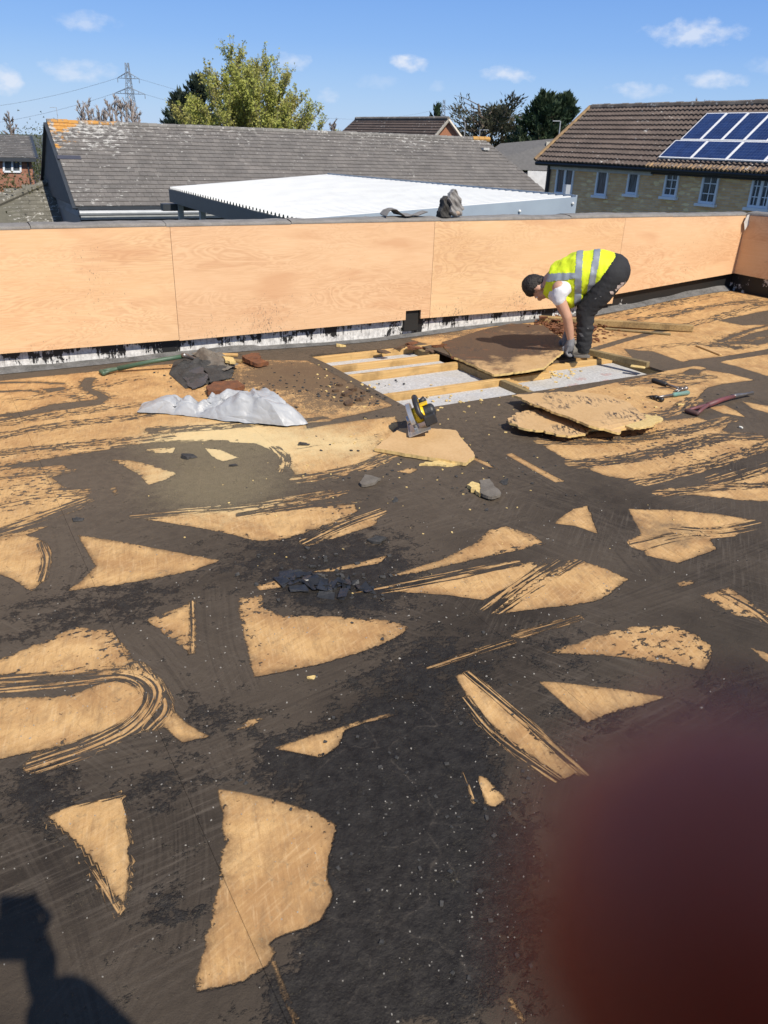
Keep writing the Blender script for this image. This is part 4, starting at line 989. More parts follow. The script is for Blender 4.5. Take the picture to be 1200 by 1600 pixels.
# ---- mid house with orange brick gable
D0 = 62
ga, gbx, gp = atD(676, 217, D0), atD(723, 216, D0), atD(701, 186, D0)
mh = thing('gabled_house', (gp[0], gp[1], GZ), 'house with brown tiled roof and orange brick gable beyond the long grey roof', 'house')
far = atD(556, 193, D0+9); far[2] = gp[2]; rd = far-gp
mid_ = (ga+gbx)/2; drop = gp[2]-mid_[2]; hb = (gbx-ga)/2; ga2 = gp+(-hb*1.7)-[0, 0, drop*1.7]; gb2 = gp+hb*1.7-[0, 0, drop*1.7]
M_OB = simple('orange brick', (.42, .19, .10), (.33, .14, .075), 12, .9); M_BT = tile_mat('brown flat tile', (.13, .095, .078), (.10, .075, .062), .01)
mb = MB(); inn = rd/np.linalg.norm(rd)*.25
mb.add([gp+inn, ga2+inn, gb2+inn, ga2+inn-[0, 0, 6], gb2+inn-[0, 0, 6]], [(0, 1, 2), (1, 3, 4, 2)]); mb.build('gable_wall', M_OB, mh)
mb = MB(); fa = far-hb*1.7-[0, 0, drop*1.7]+rd*.12; fb = far+hb*1.7-[0, 0, drop*1.7]+rd*.12
mb.add([gp, ga2, gb2, far, fa, fb], [(0, 3, 4, 1), (0, 2, 5, 3), (3, 5, 4)]); mb.build('roof', M_BT, mh)
mb = MB(); us = ga2-gp; sl2 = np.linalg.norm(us); us = -us/sl2; ud = rd/np.linalg.norm(rd); Lr = np.linalg.norm(rd)
nn2 = np.cross(us, ud); nn2 = nn2 if nn2[2] > 0 else -nn2
for k in range(12):
    q0 = ga2+us*(k*sl2/12-.03)+nn2*.07; q1 = ga2+us*((k+1)*sl2/12)+nn2*.01
    mb.add([q0, q0+ud*(Lr*(1+.12*(1-k/12))), q1+ud*(Lr*(1+.12*(1-k/12))), q1, q0-nn2*.06, q0+ud*Lr-nn2*.06], [(0, 1, 2, 3), (0, 4, 5, 1)])
mb.build('tile_courses', M_BT, mh)
mb = MB()
for e in (ga2, gb2): mb.bar(gp-[0, 0, .05], e-[0, 0, .05], .12, .2, up=tuple(ud))
mb.build('bargeboard', simple('cream bargeboard', (.62, .56, .46), None, 4), mh)
mb = MB(); mb.tube([gp+[0, 0, .05], far+[0, 0, .05]], .13, 8); mb.build('ridge_tile', tile_mat('mossy ridge', (.22, .2, .17), (.14, .12, .1), .05), mh)

# ---- red-brick house at far left
D1 = 52
e0, e1_ = atD(-70, 250, D1), atD(56, 247, D1); r0, r1_ = atD(-70, 206, D1+4), atD(57, 213, D1+4)
e0[2] = e1_[2]; r0[2] = r1_[2]
lh = thing('brick_house', (e1_[0]-3, e1_[1]+3, GZ), 'red brick house with grey roof and white window at far left', 'house')
al = (e1_-e0)/np.linalg.norm(e1_-e0); bk = np.cross([0, 0, 1.], al); up3 = r1_-e1_; up3 -= al*np.dot(up3, al); s3 = np.linalg.norm(up3); up3 /= s3
Lh = np.linalg.norm(e1_-e0); rdg = e1_+up3*s3
mb = MB(); flat_tiles(mb, e0, al, up3, dict(slope=s3, f=lambda t: (0, Lh)), .33, .42, thick=.03); o = mb.build('roof_tiles', tile_mat('grey mossy tile', (.15, .14, .13), (.10, .095, .09), .04), lh); o['kind'] = 'stuff'
mb = MB(); rl = e0+up3*s3; bk0 = e0+bk*2*np.dot(up3*s3, bk); bk1 = e1_+bk*2*np.dot(up3*s3, bk)
mb.add([e0, e1_, rdg, rl, bk0, bk1], [(0, 1, 2, 3), (3, 2, 5, 4), (0, 3, 4), (1, 5, 2), (0, 4, 5, 1)]); mb.build('roof', simple('roof underlay grey', (.12, .115, .11)), lh)
M_RB = brickmat('red brick', (.27, .105, .06), (.33, .14, .085), (.25, .19, .15), 1., 'xy')
mb = MB(); q = [e0+bk*.3, e1_-al*.25+bk*.3, bk1-al*.25-bk*.3, bk0-bk*.3]; mb.prism([p-[0, 0, .08] for p in q], abs(GZ)+e1_[2]-.1); mb.build('wall', M_RB, lh)
mb = MB(); mb.bar(e0+bk*.0-[0, 0, .1], e1_-[0, 0, .1], .1, .2); mb.bar(e1_+al*.03, rdg+al*.03, .06, .22, up=tuple(al)); mb.bar(bk1+al*.03, rdg+al*.03, .06, .22, up=tuple(al)); mb.build('fascia', M_DKMET, lh)
wn = -bk; wp0 = e1_+bk*.3
def lp(px, py, d=.0): return onp(px, py, wp0+wn*d, wn)
c = [lp(6, 249, .02), lp(32, 249, .02), lp(32, 268, .02), lp(6, 268, .02)]
c[1][2] = c[0][2]; c[2][2] = c[3][2] = min(c[2][2], c[3][2])
mb = MB()
for a, b in ((0, 1), (1, 2), (3, 2), (0, 3)): mb.bar(c[a], c[b], .1, .1, up=tuple(wn))
mb.bar((c[0]+c[1])/2, (c[2]+c[3])/2, .1, .1, up=tuple(wn)); fr = mb.build('window_frame', simple('white upvc', (.72, .76, .8)), lh)
mb = MB(); mb.prism(c, .02, -wn); mb.build('pane', M_GLASS, fr)
mb = MB(); p0 = lp(42, 247, .06); mb.tube([p0, p0*[1, 1, 0]+[0, 0, GZ]], .05, 6); mb.build('downpipe', M_DKMET, lh)
mb = MB(); sp = bk*1.2+al*.02; mb.bar(e1_+bk*2.2-[0, 0, .5]-al*.2, e1_+bk*2.3-[0, 0, 1.9]-al*.2, .35, .1, up=tuple(al)); mb.build('gable_window', M_UPVC, lh)
mb = MB(); p = rdg-al*3.6; mb.tube([p, p+[0, 0, 1.6]], .02, 5); mb.bar(p+[-.0, 0, 1.5]-al*.5, p+[0, 0, 1.5]+al*.5, .03, .03)
for k in range(5): q_ = p+[0, 0, 1.5]+al*(-.4+.2*k); mb.bar(q_-bk*.2, q_+bk*.2, .02, .02)
mb.build('tv_aerial', M_DKMET, lh)

# ================================================================== TREES, PYLONS, LAMPS
def leafmat(name, c1, c2, c3=None):
    n = NT(name); isl = n.island(); c = n.mix(isl, c1, c2)
    if c3: c = n.mix(n.mapr(n.noise(n.coord(), .35, 3), .45, .6), c, c3)
    n.col(c); n.rough(.6); n.b.inputs['Specular IOR Level'].default_value = .3
    n.b.inputs['Transmission Weight'].default_value = 0.
    tr = n.N.new('ShaderNodeBsdfTranslucent'); n.L.new(c, tr.inputs[0]); ms = n.N.new('ShaderNodeMixShader'); ms.inputs[0].default_value = .3
    n.L.new(n.b.outputs[0], ms.inputs[1]); n.L.new(tr.outputs[0], ms.inputs[2]); n.L.new(ms.outputs[0], n.N['Material Output'].inputs[0]); return n.m
M_BARK = simple('grey bark', (.16, .13, .10), (.10, .08, .065), 6, .9)
M_TWIG = simple('twig brown', (.20, .16, .135), (.14, .11, .09), 6, .9)
class Leaves:
    def __init__(s): s.v = []; 
    def add(s, c, d, l, w):
        d = d/np.linalg.norm(d); a = np.cross(d, rng.normal(size=3)); a /= np.linalg.norm(a)+1e-9
        s.v.append((c-a*w/2, c+d*l*.5-a*w*.1+0*a, c+d*l, c+d*l*.5+a*w)); 
    def build(s, name, mat, parent):
        V = np.array(s.v).reshape(-1, 3)-WL[parent.name]; me = bpy.data.meshes.new(name)
        me.from_pydata(V.tolist(), [], np.arange(len(V)).reshape(-1, 4).tolist()); me.materials.append(mat)
        o = bpy.data.objects.new(name, me); COL.objects.link(o); o.parent = parent; WL[o.name] = WL[parent.name]; return o
def branch(p, d, L_, r, n, wob, lift, seed=None):
    pts = [np.array(p, float)]; d = np.array(d, float); d /= np.linalg.norm(d); rs = [r]
    for i in range(n):
        d = d+rng.normal(0, wob, 3)+np.array([0, 0, lift]); d /= np.linalg.norm(d); pts.append(pts[-1]+d*L_/n); rs.append(r*(1-(i+1)/n)+.006)
    return pts, rs
def along(pts, t):
    x = t*(len(pts)-1); i = min(int(x), len(pts)-2); k = x-i; return pts[i]*(1-k)+pts[i+1]*k, pts[i+1]-pts[i]
def rdir(): v = rng.normal(size=3); return v/np.linalg.norm(v)

def spring_tree():
    """the big yellow-green tree coming into leaf"""
    D = 58; base = atD(386, 205, D); base[2] = GZ; top = atD(392, 72, D)[2]; wid = abs(atD(480, 150, D)[0]-atD(290, 150, D)[0])*.5*1.68
    t = thing('spring_tree', base, 'tall loose tree coming into yellow-green leaf behind the long grey roof', 'tree')
    tr = MB(); lv = Leaves(); hgt = top-GZ; right = R/np.linalg.norm(R)
    tr.tube([base, base+[0, 0, hgt*.3], base+right*.2+[0, 0, hgt*.55]], [.32, .24, .14], 8)
    for i in range(105):
        az = rng.uniform(0, 2*math.pi); rr_ = math.sqrt(rng.uniform(0, 1))
        side_ = math.cos(az)*rr_
        tipz = hgt*(1.0-.36*rr_**1.9+rng.uniform(-.16, .0)); 
        if side_ > .2: tipz -= hgt*.12*side_
        if side_ < -.25: tipz -= hgt*.22*abs(side_)
        tip = base+right*(side_*wid)+vd*(math.sin(az)*rr_*wid)+[0, 0, tipz]
        st = base+[0, 0, hgt*rng.uniform(.15, .45)]
        P = [st]; mid_ = st*.5+tip*.5+right*side_*.8+rng.normal(0, .25, 3); 
        for k in range(1, 9):
            q = k/8; P.append(st*(1-q)**2+2*mid_*q*(1-q)+tip*q*q+rng.normal(0, .07, 3))
        tr.tube(P, [.07*(1-k/8)+.014 for k in range(9)], 5)
        dens = rng.uniform(.5, 1.25)*(1.2 if rr_ < .6 else .75)
        for k in range(int(30*dens)):
            q = rng.uniform(.3, 1.0); p, d = along(P, q)
            tw = rdir()*.6+d/np.linalg.norm(d)*1.0+np.array([0, 0, .5]); L2 = rng.uniform(.5, 1.7)*(1.15-q*.4)
            tp, tre = branch(p, tw, L2, .016, 4, .18, .05)
            tr.tube(tp, tre, 3)
            for _ in range(int(rng.uniform(14, 34))):
                c, dd = along(tp, rng.uniform(.15, 1)); lv.add(c+rng.normal(0, .07, 3), rdir()+dd*.6, rng.uniform(.10, .21), rng.uniform(.06, .11))
    tr.build('trunk', simple('pale grey-green bark', (.20, .18, .11), (.14, .12, .075), 6, .9), t)
    lv.build('crown', leafmat('spring leaf', (.46, .47, .11), (.32, .35, .08), (.38, .36, .11)), t)
def conifer(px, pytop, D, w, label, group=None, mat=None, sparse=1.0, lean=0, name='conifer_tree', droop=.0, lo=.1, n_=46):
    base = atD(px, 210, D); base[2] = GZ; top = atD(px, pytop, D); hgt = top[2]-GZ
    t = thing(name, base, label, 'tree', group); tr = MB(); lv = Leaves()
    tr.tube([base, base+[0, 0, hgt*.99]], [.28, .03], 7)
    for i in range(int(n_*3)):
        q = rng.uniform(lo, 1)**.85; z = hgt*q; L_ = w*(1-q)**.75*rng.uniform(.65, 1.15)+.25
        az = rng.uniform(0, 2*math.pi); d = np.array([math.cos(az), math.sin(az), .45+droop])
        pts, rs = branch(base+[0, 0, z], d, L_, .05*(1-q)+.012, 5, .10, .09); tr.tube(pts, rs, 4)
        for k in range(int((16+L_*13)*sparse)):
            s_ = rng.uniform(.12, 1)**.8; c, dd = along(pts, s_)
            sd2 = np.cross(dd, [0, 0, 1.])*rng.normal(0, 1.2)+dd*.9+rng.normal(0, .15, 3)*np.linalg.norm(dd)+np.array([0, 0, .12])
            lv.add(c+rng.normal(0, .05+.05*L_*(1-s_), 3), sd2, rng.uniform(.28, .6), rng.uniform(.09, .17))
    tr.build('trunk', M_BARK, t); lv.build('crown', mat, t); return t
def cedar():
    D = 74; base = atD(752, 240, D); base[2] = GZ; top = atD(752, 152, D)[2]; hgt = top-GZ
    t = thing('cedar_tree', base, 'dark grey-green cedar with flat layered boughs behind the orange gable', 'tree'); tr = MB(); lv = Leaves()
    right = R/np.linalg.norm(R)
    tr.tube([base, base+right*.3+[0, 0, hgt*.6], base-right*.6+[0, 0, hgt*.95]], [.45, .3, .08], 8)
    for i in range(70):
        q = rng.uniform(.25, 1); z = hgt*q*.95; L_ = (6.0*(1-q)**.5+1.9)*rng.uniform(.55, 1.); az = rng.uniform(0, 2*math.pi)
        d = np.array([math.cos(az), math.sin(az), rng.uniform(.1, .5)])
        pts, rs = branch(base+right*.3*q+[0, 0, z*.9], d, L_, .09, 6, .16, .015); tr.tube(pts, rs, 5)
        bare = q > .78 and np.dot(d[:2], right[:2]) < .2
        for k in range(int(L_*(14 if bare else 60))):
            c, dd = along(pts, rng.uniform(.3, 1)); sp = rng.normal(0, .38, 3)*[1, 1, .28]
            lv.add(c+sp, sp+dd+np.array([0, 0, .15]), rng.uniform(.25, .5), rng.uniform(.08, .15))
    for k in range(9):
        p = base-right*rng.uniform(.2, 1.8)+[0, 0, hgt*rng.uniform(.75, .93)]; pts, rs = branch(p, np.array([rng.normal(), rng.normal(), .7])-right*.9, rng.uniform(1.2, 2.6), .04, 5, .2, .02); tr.tube(pts, rs, 4)
    tr.build('trunk', M_BARK, t); lv.build('crown', leafmat('cedar needle', (.035, .045, .030), (.065, .070, .040), (.085, .075, .045)), t)
def bare_tree(px, pytop, D, w, label, name='bare_tree', n=70, mat=None, base_r=.2, buds=None, group=None, stems=1, tk=1.):
    base = atD(px, 215, D); base[2] = GZ; hgt = atD(px, pytop, D)[2]-GZ
    t = thing(name, base, label, 'tree', group); tr = MB(); lv = Leaves(); right = R/np.linalg.norm(R)
    for s_ in range(stems):
        o_ = right*(w*.75*((s_+.5)/stems*2-1) if stems > 1 else 0); b = base+o_; hs_ = hgt*(1 if stems == 1 else rng.uniform(.88, 1.02)*(1-.10*abs((s_+.5)/stems*2-1)))
        tr.tube([b, b+[0, 0, hs_*.5], b+rng.normal(0, .15, 3)*[1, 1, 0]+[0, 0, hs_*.95]], [base_r, base_r*.6, .03], 6)
        for i in range(n):
            q = rng.uniform(.3, 1); az = rng.uniform(0, 2*math.pi); spread = .75 if stems == 1 else .35
            d = np.array([math.cos(az)*spread, math.sin(az)*spread, .9])
            L_ = w*(1.15-q*.75)*rng.uniform(.5, 1)*(1 if stems == 1 else .7)
            pts, rs = branch(b+[0, 0, hs_*q*.93], d, L_, (.06*(1.1-q)+.02)*tk, 5, .16, .05); tr.tube(pts, rs, 4)
            for k in range(14):
                p, dd = along(pts, rng.uniform(.3, 1)); p2, r2_ = branch(p, rdir()*.7+dd/np.linalg.norm(dd)+[0, 0, .3], L_*.35*rng.uniform(.5, 1), .028*tk, 3, .2, .06); tr.tube(p2, r2_, 3)
                if buds:
                    for _ in range(buds): c, d3 = along(p2, rng.uniform(.2, 1)); lv.add(c+rng.normal(0, .05, 3), rdir(), rng.uniform(.06, .13), .06)
    tr.build('trunk' if not buds else 'trunk', mat or M_TWIG, t)
    if buds: lv.build('crown', leafmat('reddish bud', (.20, .14, .07), (.13, .11, .045)), t)
spring_tree()
M_CON = leafmat('conifer green', (.022, .045, .026), (.045, .075, .035), (.055, .08, .04))
conifer(312, 124, 64, 3.0, 'dark conifer half hidden by the yellow-green tree on its left', mat=leafmat('blue conifer', (.028, .045, .035), (.05, .07, .045)))
conifer(284, 150, 63.5, 2.6, 'lower dark conifer spire at the left edge of the yellow-green tree', mat=bpy.data.materials['blue conifer'])
conifer(846, 152, 66, 4.4, 'tall dark green conifer, left one of the pair before the brown roof', 'pair of conifers', M_CON, 1.4, n_=60)
conifer(875, 154, 68, 4.0, 'tall dark green conifer, right one of the pair nearest the brown roof', 'pair of conifers', M_CON, 1.4, n_=60)
conifer(679, 172, 66, .7, 'tiny thin conifer tip showing above the ridge of the gabled house', mat=M_CON, n_=20)
cedar()
bare_tree(176, 146, 75, 3.4, 'bare pale-stemmed trees clump below the tall pylon', n=34, mat=simple('pale birch twig', (.34, .29, .26), (.24, .20, .175), 5), stems=11, base_r=.14, tk=1.3)
bare_tree(1088, 150, 58, 1.7, 'bare twiggy treetop above the brown tiled ridge', n=60, tk=1.3)
bare_tree(18, 172, 60, 1.6, 'small bare tree behind the red brick house', n=40)
bare_tree(520, 186, 90, 1.8, 'faint bare treetop beyond the grey roof beside the yellow-green tree', n=50, tk=1.6)
bare_tree(-70, 112, 26, 1.7, 'budding tree with drooping twigs at the left edge of view', n=44, buds=3)
def shrub(px, py, D, r, label, mat, n=900):
    c = atD(px, py, D); base = c.copy(); base[2] = GZ; t = thing('shrub', base, label, 'shrub'); tr = MB(); lv = Leaves()
    for i in range(14):
        pts, rs = branch(base, [rng.normal(0, .25), rng.normal(0, .25), 1], (c[2]-GZ)*rng.uniform(.7, 1.), .04, 5, .1, .02); tr.tube(pts, rs, 4)
        for k in range(n//14):
            p, dd = along(pts, rng.uniform(.45, 1)); lv.add(p+rng.normal(0, r*.42, 3)*[1, 1, .6], rdir(), rng.uniform(.10, .2), .1)
    tr.build('stem', M_TWIG, t); lv.build('crown', mat, t)
M_HEDGE = leafmat('hedge leaf', (.07, .085, .03), (.11, .115, .045))
shrub(10, 268, 45, 1.6, 'brown-green shrub in front of the red brick house', leafmat('brown-green leaf', (.13, .115, .05), (.09, .085, .035)), 2600)
shrub(52, 203, 70, 3.0, 'olive green hedge behind the red brick house', M_HEDGE, 2600)
shrub(30, 206, 74, 2.6, 'olive hedge clump left of the hedge behind the red brick house', M_HEDGE, 2000)

M_STEEL = simple('haze blued galvanised steel', (.20, .23, .27), (.17, .20, .24), 1, .6, bump=0)  # blue-grey cast puts the distance haze into the steel colour
def pylon(px, ytop, ybase, D, label):
    top = atD(px, ytop, D); base = top.copy(); base[2] = GZ; hgt = top[2]-GZ
    t = thing('electricity_pylon', base, label, 'pylon', 'pylons beyond the roofs'); mb = MB(); r = D/400*.11; right = R*[1, 1, 0]; right = right/np.linalg.norm(right); fw = np.cross([0, 0, 1.], right)
    def w_(q): return hgt*(.085*(1-q)**1.3+.018)
    lv_ = [0, .2, .36, .5, .6, .68, .76, .84, .92, 1.0]
    for a, b in zip(lv_[:-1], lv_[1:]):
        for sx in (-1, 1):
            for sy in (-1, 1):
                mb.tube([base+right*sx*w_(a)+fw*sy*w_(a)+[0, 0, hgt*a], base+right*sx*w_(b)+fw*sy*w_(b)+[0, 0, hgt*b]], r*1.2, 4)
            mb.tube([base+right*sx*w_(a)+fw*w_(a)+[0, 0, hgt*a], base-right*sx*w_(b)+fw*w_(b)+[0, 0, hgt*b]], r*.8, 4)
            mb.tube([base+right*sx*w_(a)-fw*w_(a)+[0, 0, hgt*a], base-right*sx*w_(b)-fw*w_(b)+[0, 0, hgt*b]], r*.8, 4)
            mb.tube([base+right*w_(a)+fw*sx*w_(a)+[0, 0, hgt*a], base+right*w_(b)-fw*sx*w_(b)+[0, 0, hgt*b]], r*.8, 4)
    mb.build('lattice_tower', M_STEEL, t); tips = []
    for q, arm in ((.66, .19), (.83, .135)):
        m2 = MB()
        for s_ in (-1, 1):
            tip = base+right*s_*hgt*arm+[0, 0, hgt*q]; tips.append(tip)
            for sy in (-1, 1):
                m2.tube([base+fw*sy*w_(q)+[0, 0, hgt*q], tip], r, 4); m2.tube([base+fw*sy*w_(q)+[0, 0, hgt*(q+.07)], tip], r, 4)
            for k in (.3, .6): a = base*(1-k)+tip*k; a[2] = base[2]+hgt*q; m2.tube([a, a+[0, 0, hgt*.07*(1-k)]], r*.8, 4)
            m2.tube([tip, tip-[0, 0, hgt*.05]], r*1.3, 4)
        m2.build('cross_arm', M_STEEL, t)
    return tips
t1 = pylon(198, 98, 0, 330, 'larger lattice pylon above the left end of the grey roof')
t2 = pylon(694, 156, 0, 560, 'small distant lattice pylon beside the gabled house ridge')
def cable(a, b, sag, label, r=.045):
    mb = MB(); pts = [a*(1-k/30)+b*k/30-np.array([0, 0, sag*4*(k/30)*(1-k/30)]) for k in range(31)]; mb.tube(pts, r, 4)
    o = mb.build('power_line', M_STEEL); rebase(o, a); tag(o, label, 'power line', 'power lines strung between the pylons')
lftA, lftB = atD(-330, 158, 420), atD(-330, 190, 420)
cable(t1[2], lftA, 7, 'upper power line running left from the larger pylon'); cable(t1[0], lftB, 7, 'lower power line running left from the larger pylon')
cable(t1[3], t2[2], 9, 'upper power line strung right from the larger pylon towards the small one'); cable(t1[1], t2[0], 9, 'lower power line strung right from the larger pylon towards the small one')
def lamp(px, ytop, D, arm, label):
    top = atD(px, ytop, D); base = top.copy(); base[2] = GZ; t = thing('street_lamp', base, label, 'street lamp', 'street lamps behind the roofs')
    mb = MB(); mb.tube([base, top], [.06, .035], 7); mb.build('pole', M_GUT, t); right = R/np.linalg.norm(R)
    mb = MB(); mb.bar(top-right*.05, top+right*arm, .09, .05); mb.build('lamp_head', M_GUT, t)
lamp(727, 192, 66, .01, 'plain grey lamp post just right of the orange gable')
lamp(750, 203, 70, .7, 'grey street lamp with an arm before the dark cedar')
lamp(876, 189, 56, -.5, 'grey street lamp with small head before the pair of conifers')
lamp(88, 168, 130, -.9, 'thin far street lamp at left below the sky')

# ================================================================== LOOSE THINGS ON THE ROOF
def bare_board(name, streak=.5, rust=0, tar=.4):
    n = NT(name); P = n.coord(); fl = n.noise(P, 55, 5, .7); mo = n.noise(P, 4, 4, .6)
    c = n.mix(n.mapr(mo, .3, .7), (.42, .25, .10), (.55, .35, .165)); c = n.mix(n.mapr(fl, .35, .75, 0, .6), c, (.62, .43, .22))
    if rust:
        v = n.math('ADD', n.noise(P, 2.6, 5, .62), n.math('ADD', n.mapr(n.sep(P)[0], -.4, .8, .12, -.10), n.mapr(n.sep(P)[1], -.55, .1, -.26, .12)))
        c = n.mix(n.mapr(v, .34, .49, 0., .95), c, (.060, .034, .021)); c = n.mix(n.mapr(n.noise(P, 5, 4, .7), .58, .72, 0., .75), c, (.20, .075, .025))  # rot brown, deepened further so the colour also carries shade on the sheet
    if tar:
        t1_ = n.noise(n.coord(scale=(18, 4, 1), rot=(0, 0, .6)), 2.2, 5, .72); gate = n.mapr(n.noise(P, 3.5, 2), .47, .6)
        c = n.mix(n.math('MULTIPLY', n.mapr(t1_, .50, .56), n.math('MULTIPLY', gate, tar)), c, (.03, .025, .022))
    nz = n.sep(n.N.new('ShaderNodeNewGeometry').outputs['True Normal'])[2]
    edge = n.mapr(nz, .35, .5, 1., 0.); c = n.mix(edge, c, n.mix(fl, (.50, .34, .12), (.66, .48, .21)))
    n.col(c); n.rough(.8); n.bump(fl, .4, .004); return n.m
M_BB = bare_board('tar streaked chipboard', tar=.95); M_CLEANB = bare_board('clean chipboard', tar=0); M_ROT_SHADE = bare_board('rotten chipboard', rust=1, tar=0.5)
def slab(name, outline_px, zs, thick, mat, label, cat, torn=True, group=None, seed=1, zoff=0., jag=.012):
    """a broken sheet: outline under pixels at heights zs, ragged edge, real thickness"""
    r = np.random.default_rng(seed); pts = [G(p[0], p[1], z+thick) for p, z in zip(outline_px, zs)]
    out = []; n = len(pts); jw = 0.
    for i in range(n):
        a, b = pts[i], pts[(i+1) % n]; l = np.linalg.norm(b-a); k = max(1, int(l/.016)); e = (b-a)/l; s_ = np.array([e[1], -e[0], 0])
        for j in range(k):
            q = a+(b-a)*j/k
            if j and torn: jw = .7*jw+r.normal(0, jag*.38); q = q+s_*jw
            out.append(q)
    mb = MB(); mb.prism(out, thick); o = mb.build(name, mat); c = np.mean(pts, 0); c[2] = min(p[2] for p in pts)-thick; rebase(o, c); return tag(o, label, cat, group)
# offcut with the saw on it
slab('chipboard_offcut', [(585, 700), (606, 684), (624, 669), (660, 668), (712, 672), (742, 711), (728, 723), (650, 711)], [.006]*8, .02, M_CLEANB, 'clean triangular chipboard offcut lying under the circular saw', 'offcut', seed=3, jag=.006)
slab('chipboard_splinter', [(655, 727-2), (700, 716), (742, 711), (728, 724)], [.0005]*4, .012, simple('torn yellow chipboard', (.66, .50, .22), (.52, .36, .13), 50, .9, bump=.6), 'crumbly yellow torn strip along the front of the saw offcut', 'wood scrap', seed=9, jag=.02)
# two broken sheets
slab('broken_board', [(794, 656), (806, 645), (840, 640), (900, 648), (936, 668), (915, 678), (888, 681), (850, 672), (815, 668)], [.05, .035, .02, .01, .01, .025, .04, .045, .05], .014, M_BB, 'lower pale broken chipboard sheet under the longer one', 'broken board', seed=5, jag=.02)
slab('broken_board', [(800, 617), (850, 613), (905, 612), (950, 617), (985, 630), (1000, 645), (1034, 652), (1018, 664), (985, 668), (975, 664), (968, 676), (920, 664), (860, 641)], [.06, .035, .02, .015, .02, .03, .05, .055, .06, .05, .055, .09, .09], .015, M_BB, 'longer tar-streaked broken chipboard sheet resting on the lower one', 'broken board', seed=6, jag=.014)
slab('broken_board', [(973, 664), (1000, 648), (1034, 652), (1018, 665), (990, 670)], [.062, .04, .062, .07, .07], .012, simple('torn yellow chipboard', (.66, .50, .22)), 'pale yellow torn flap at the right end of the longer broken sheet', 'wood scrap', seed=7, jag=.02)
# the rotten sheet the worker is lifting
slab('rotten_board', [(690, 535), (706, 556), (742, 571), (772, 585), (812, 580), (851, 574), (882, 547), (876, 528), (848, 508), (800, 505), (750, 516)], [.0, .0, .0, .0, .03, .055, .075, .06, .03, .01, .0], .018, M_ROT_SHADE, 'water-stained brown rotten chipboard sheet being lifted by the worker', 'rotten board', seed=8, jag=.01)
# timber lengths
def length_(a, b, w, h, mat, label, lift=0.0):
    p, q = G(*a), G(*b); p[2] += h/2+.002; q[2] += h/2+.002+lift; mb = MB(); mb.bar(p, q, w, h); o = mb.build('timber_length', mat, bevel=.004); rebase(o, [(p[0]+q[0])/2, (p[1]+q[1])/2, min(p[2], q[2])-h/2]); tag(o, label, 'timber', 'loose timber lengths')
M_BEAM = timber('weathered beam', (.42, .29, .12), (.22, .14, .06))
length_((842, 503), (1082, 518), .07, .062, M_BEAM, 'long weathered roof timber lying behind the worker towards the right')
length_((945, 515), (1048, 524), .03, .018, M_NOG, 'thin batten lying in front of the long weathered timber')
length_((905, 551), (1012, 575), .05, .05, M_NOG, 'dark green-brown timber along the far right edge of the opening')
length_((985, 573), (1008, 576), .05, .012, simple('torn yellow chipboard', (.66, .50, .22)), 'short pale stub at the end of the dark green-brown timber')
length_((1088, 541), (1126, 556), .025, .015, M_CLEANB, 'short pale wood strip lying alone on the right-hand deck')
length_((330, 556), (372, 557), .05, .02, M_JOIST, 'short tan timber strip behind the dark felt heap')
length_((320, 562), (378, 567), .05, .02, M_BEAM, 'second brown timber strip just in front of the tan one by the felt heap')
# thin boards of rusty rot
M_RUST = simple('rust brown rot', (.20, .075, .028), (.09, .04, .022), 25, .95, bump=.8, bscale=60)
M_RUSTD = simple('dark brown rot', (.13, .075, .04), (.06, .04, .026), 25, .95, bump=.8, bscale=60)
def chunk(px, py, s, mat, label, cat='debris', group=None, flat=.4, seed=0, name='wood_chunk', z=0.):
    r = np.random.default_rng(seed+int(px*7+py)); c = G(px, py, z); n = 9; ang = np.sort(r.uniform(0, 2*math.pi, n)); mb = MB()
    top = []; tilt = r.normal(0, .18, 2)
    for a in ang:
        q = s*r.uniform(.55, 1.1); x, y = math.cos(a)*q, math.sin(a)*q*.7; top.append(c+np.array([x, y, s*flat+x*tilt[0]+y*tilt[1]]))
    bot = [np.array([p[0]+r.normal(0, s*.05), p[1]+r.normal(0, s*.05), c[2]+.0015]) for p in top]
    mb.add(top+bot, [tuple(range(n)), tuple(range(2*n-1, n-1, -1))]+[(i, i+n, (i+1) % n+n, (i+1) % n) for i in range(n)])
    o = mb.build(name, mat); rebase(o, c); return tag(o, label, cat, group)
slab('rotten_strip', [(322, 603), (335, 596), (372, 594), (382, 602), (350, 610), (325, 611)], [.02]*6, .03, M_RUST, 'red-brown rotten wood slab behind the grey plastic sheet', 'rotten wood', seed=11)
slab('rotten_strip', [(378, 556), (392, 551), (404, 551), (408, 560), (420, 565), (402, 568), (390, 563)], [.02, .03, .03, .03, .01, .01, .02], .03, M_RUST, 'rust-coloured broken wood piece right of the felt heap', 'rotten wood', seed=12)
gq = 'crumbling brown rot lumps left of the opening'
for i, (px, py, s) in enumerate([(540, 618, .05), (551, 611, .04), (545, 633, .05), (560, 626, .04), (530, 603, .03), (524, 612, .03), (566, 615, .03)]):
    chunk(px, py, s, M_RUSTD, 'crumbling dark brown rot lump left of the opening, '+['front left of the cluster', 'largest towards the back', 'nearest the camera', 'right of the nearest lump', 'at the very back', 'furthest left', 'furthest right by the opening edge'][i], group=gq, seed=i, name='rot_lump', flat=.5)
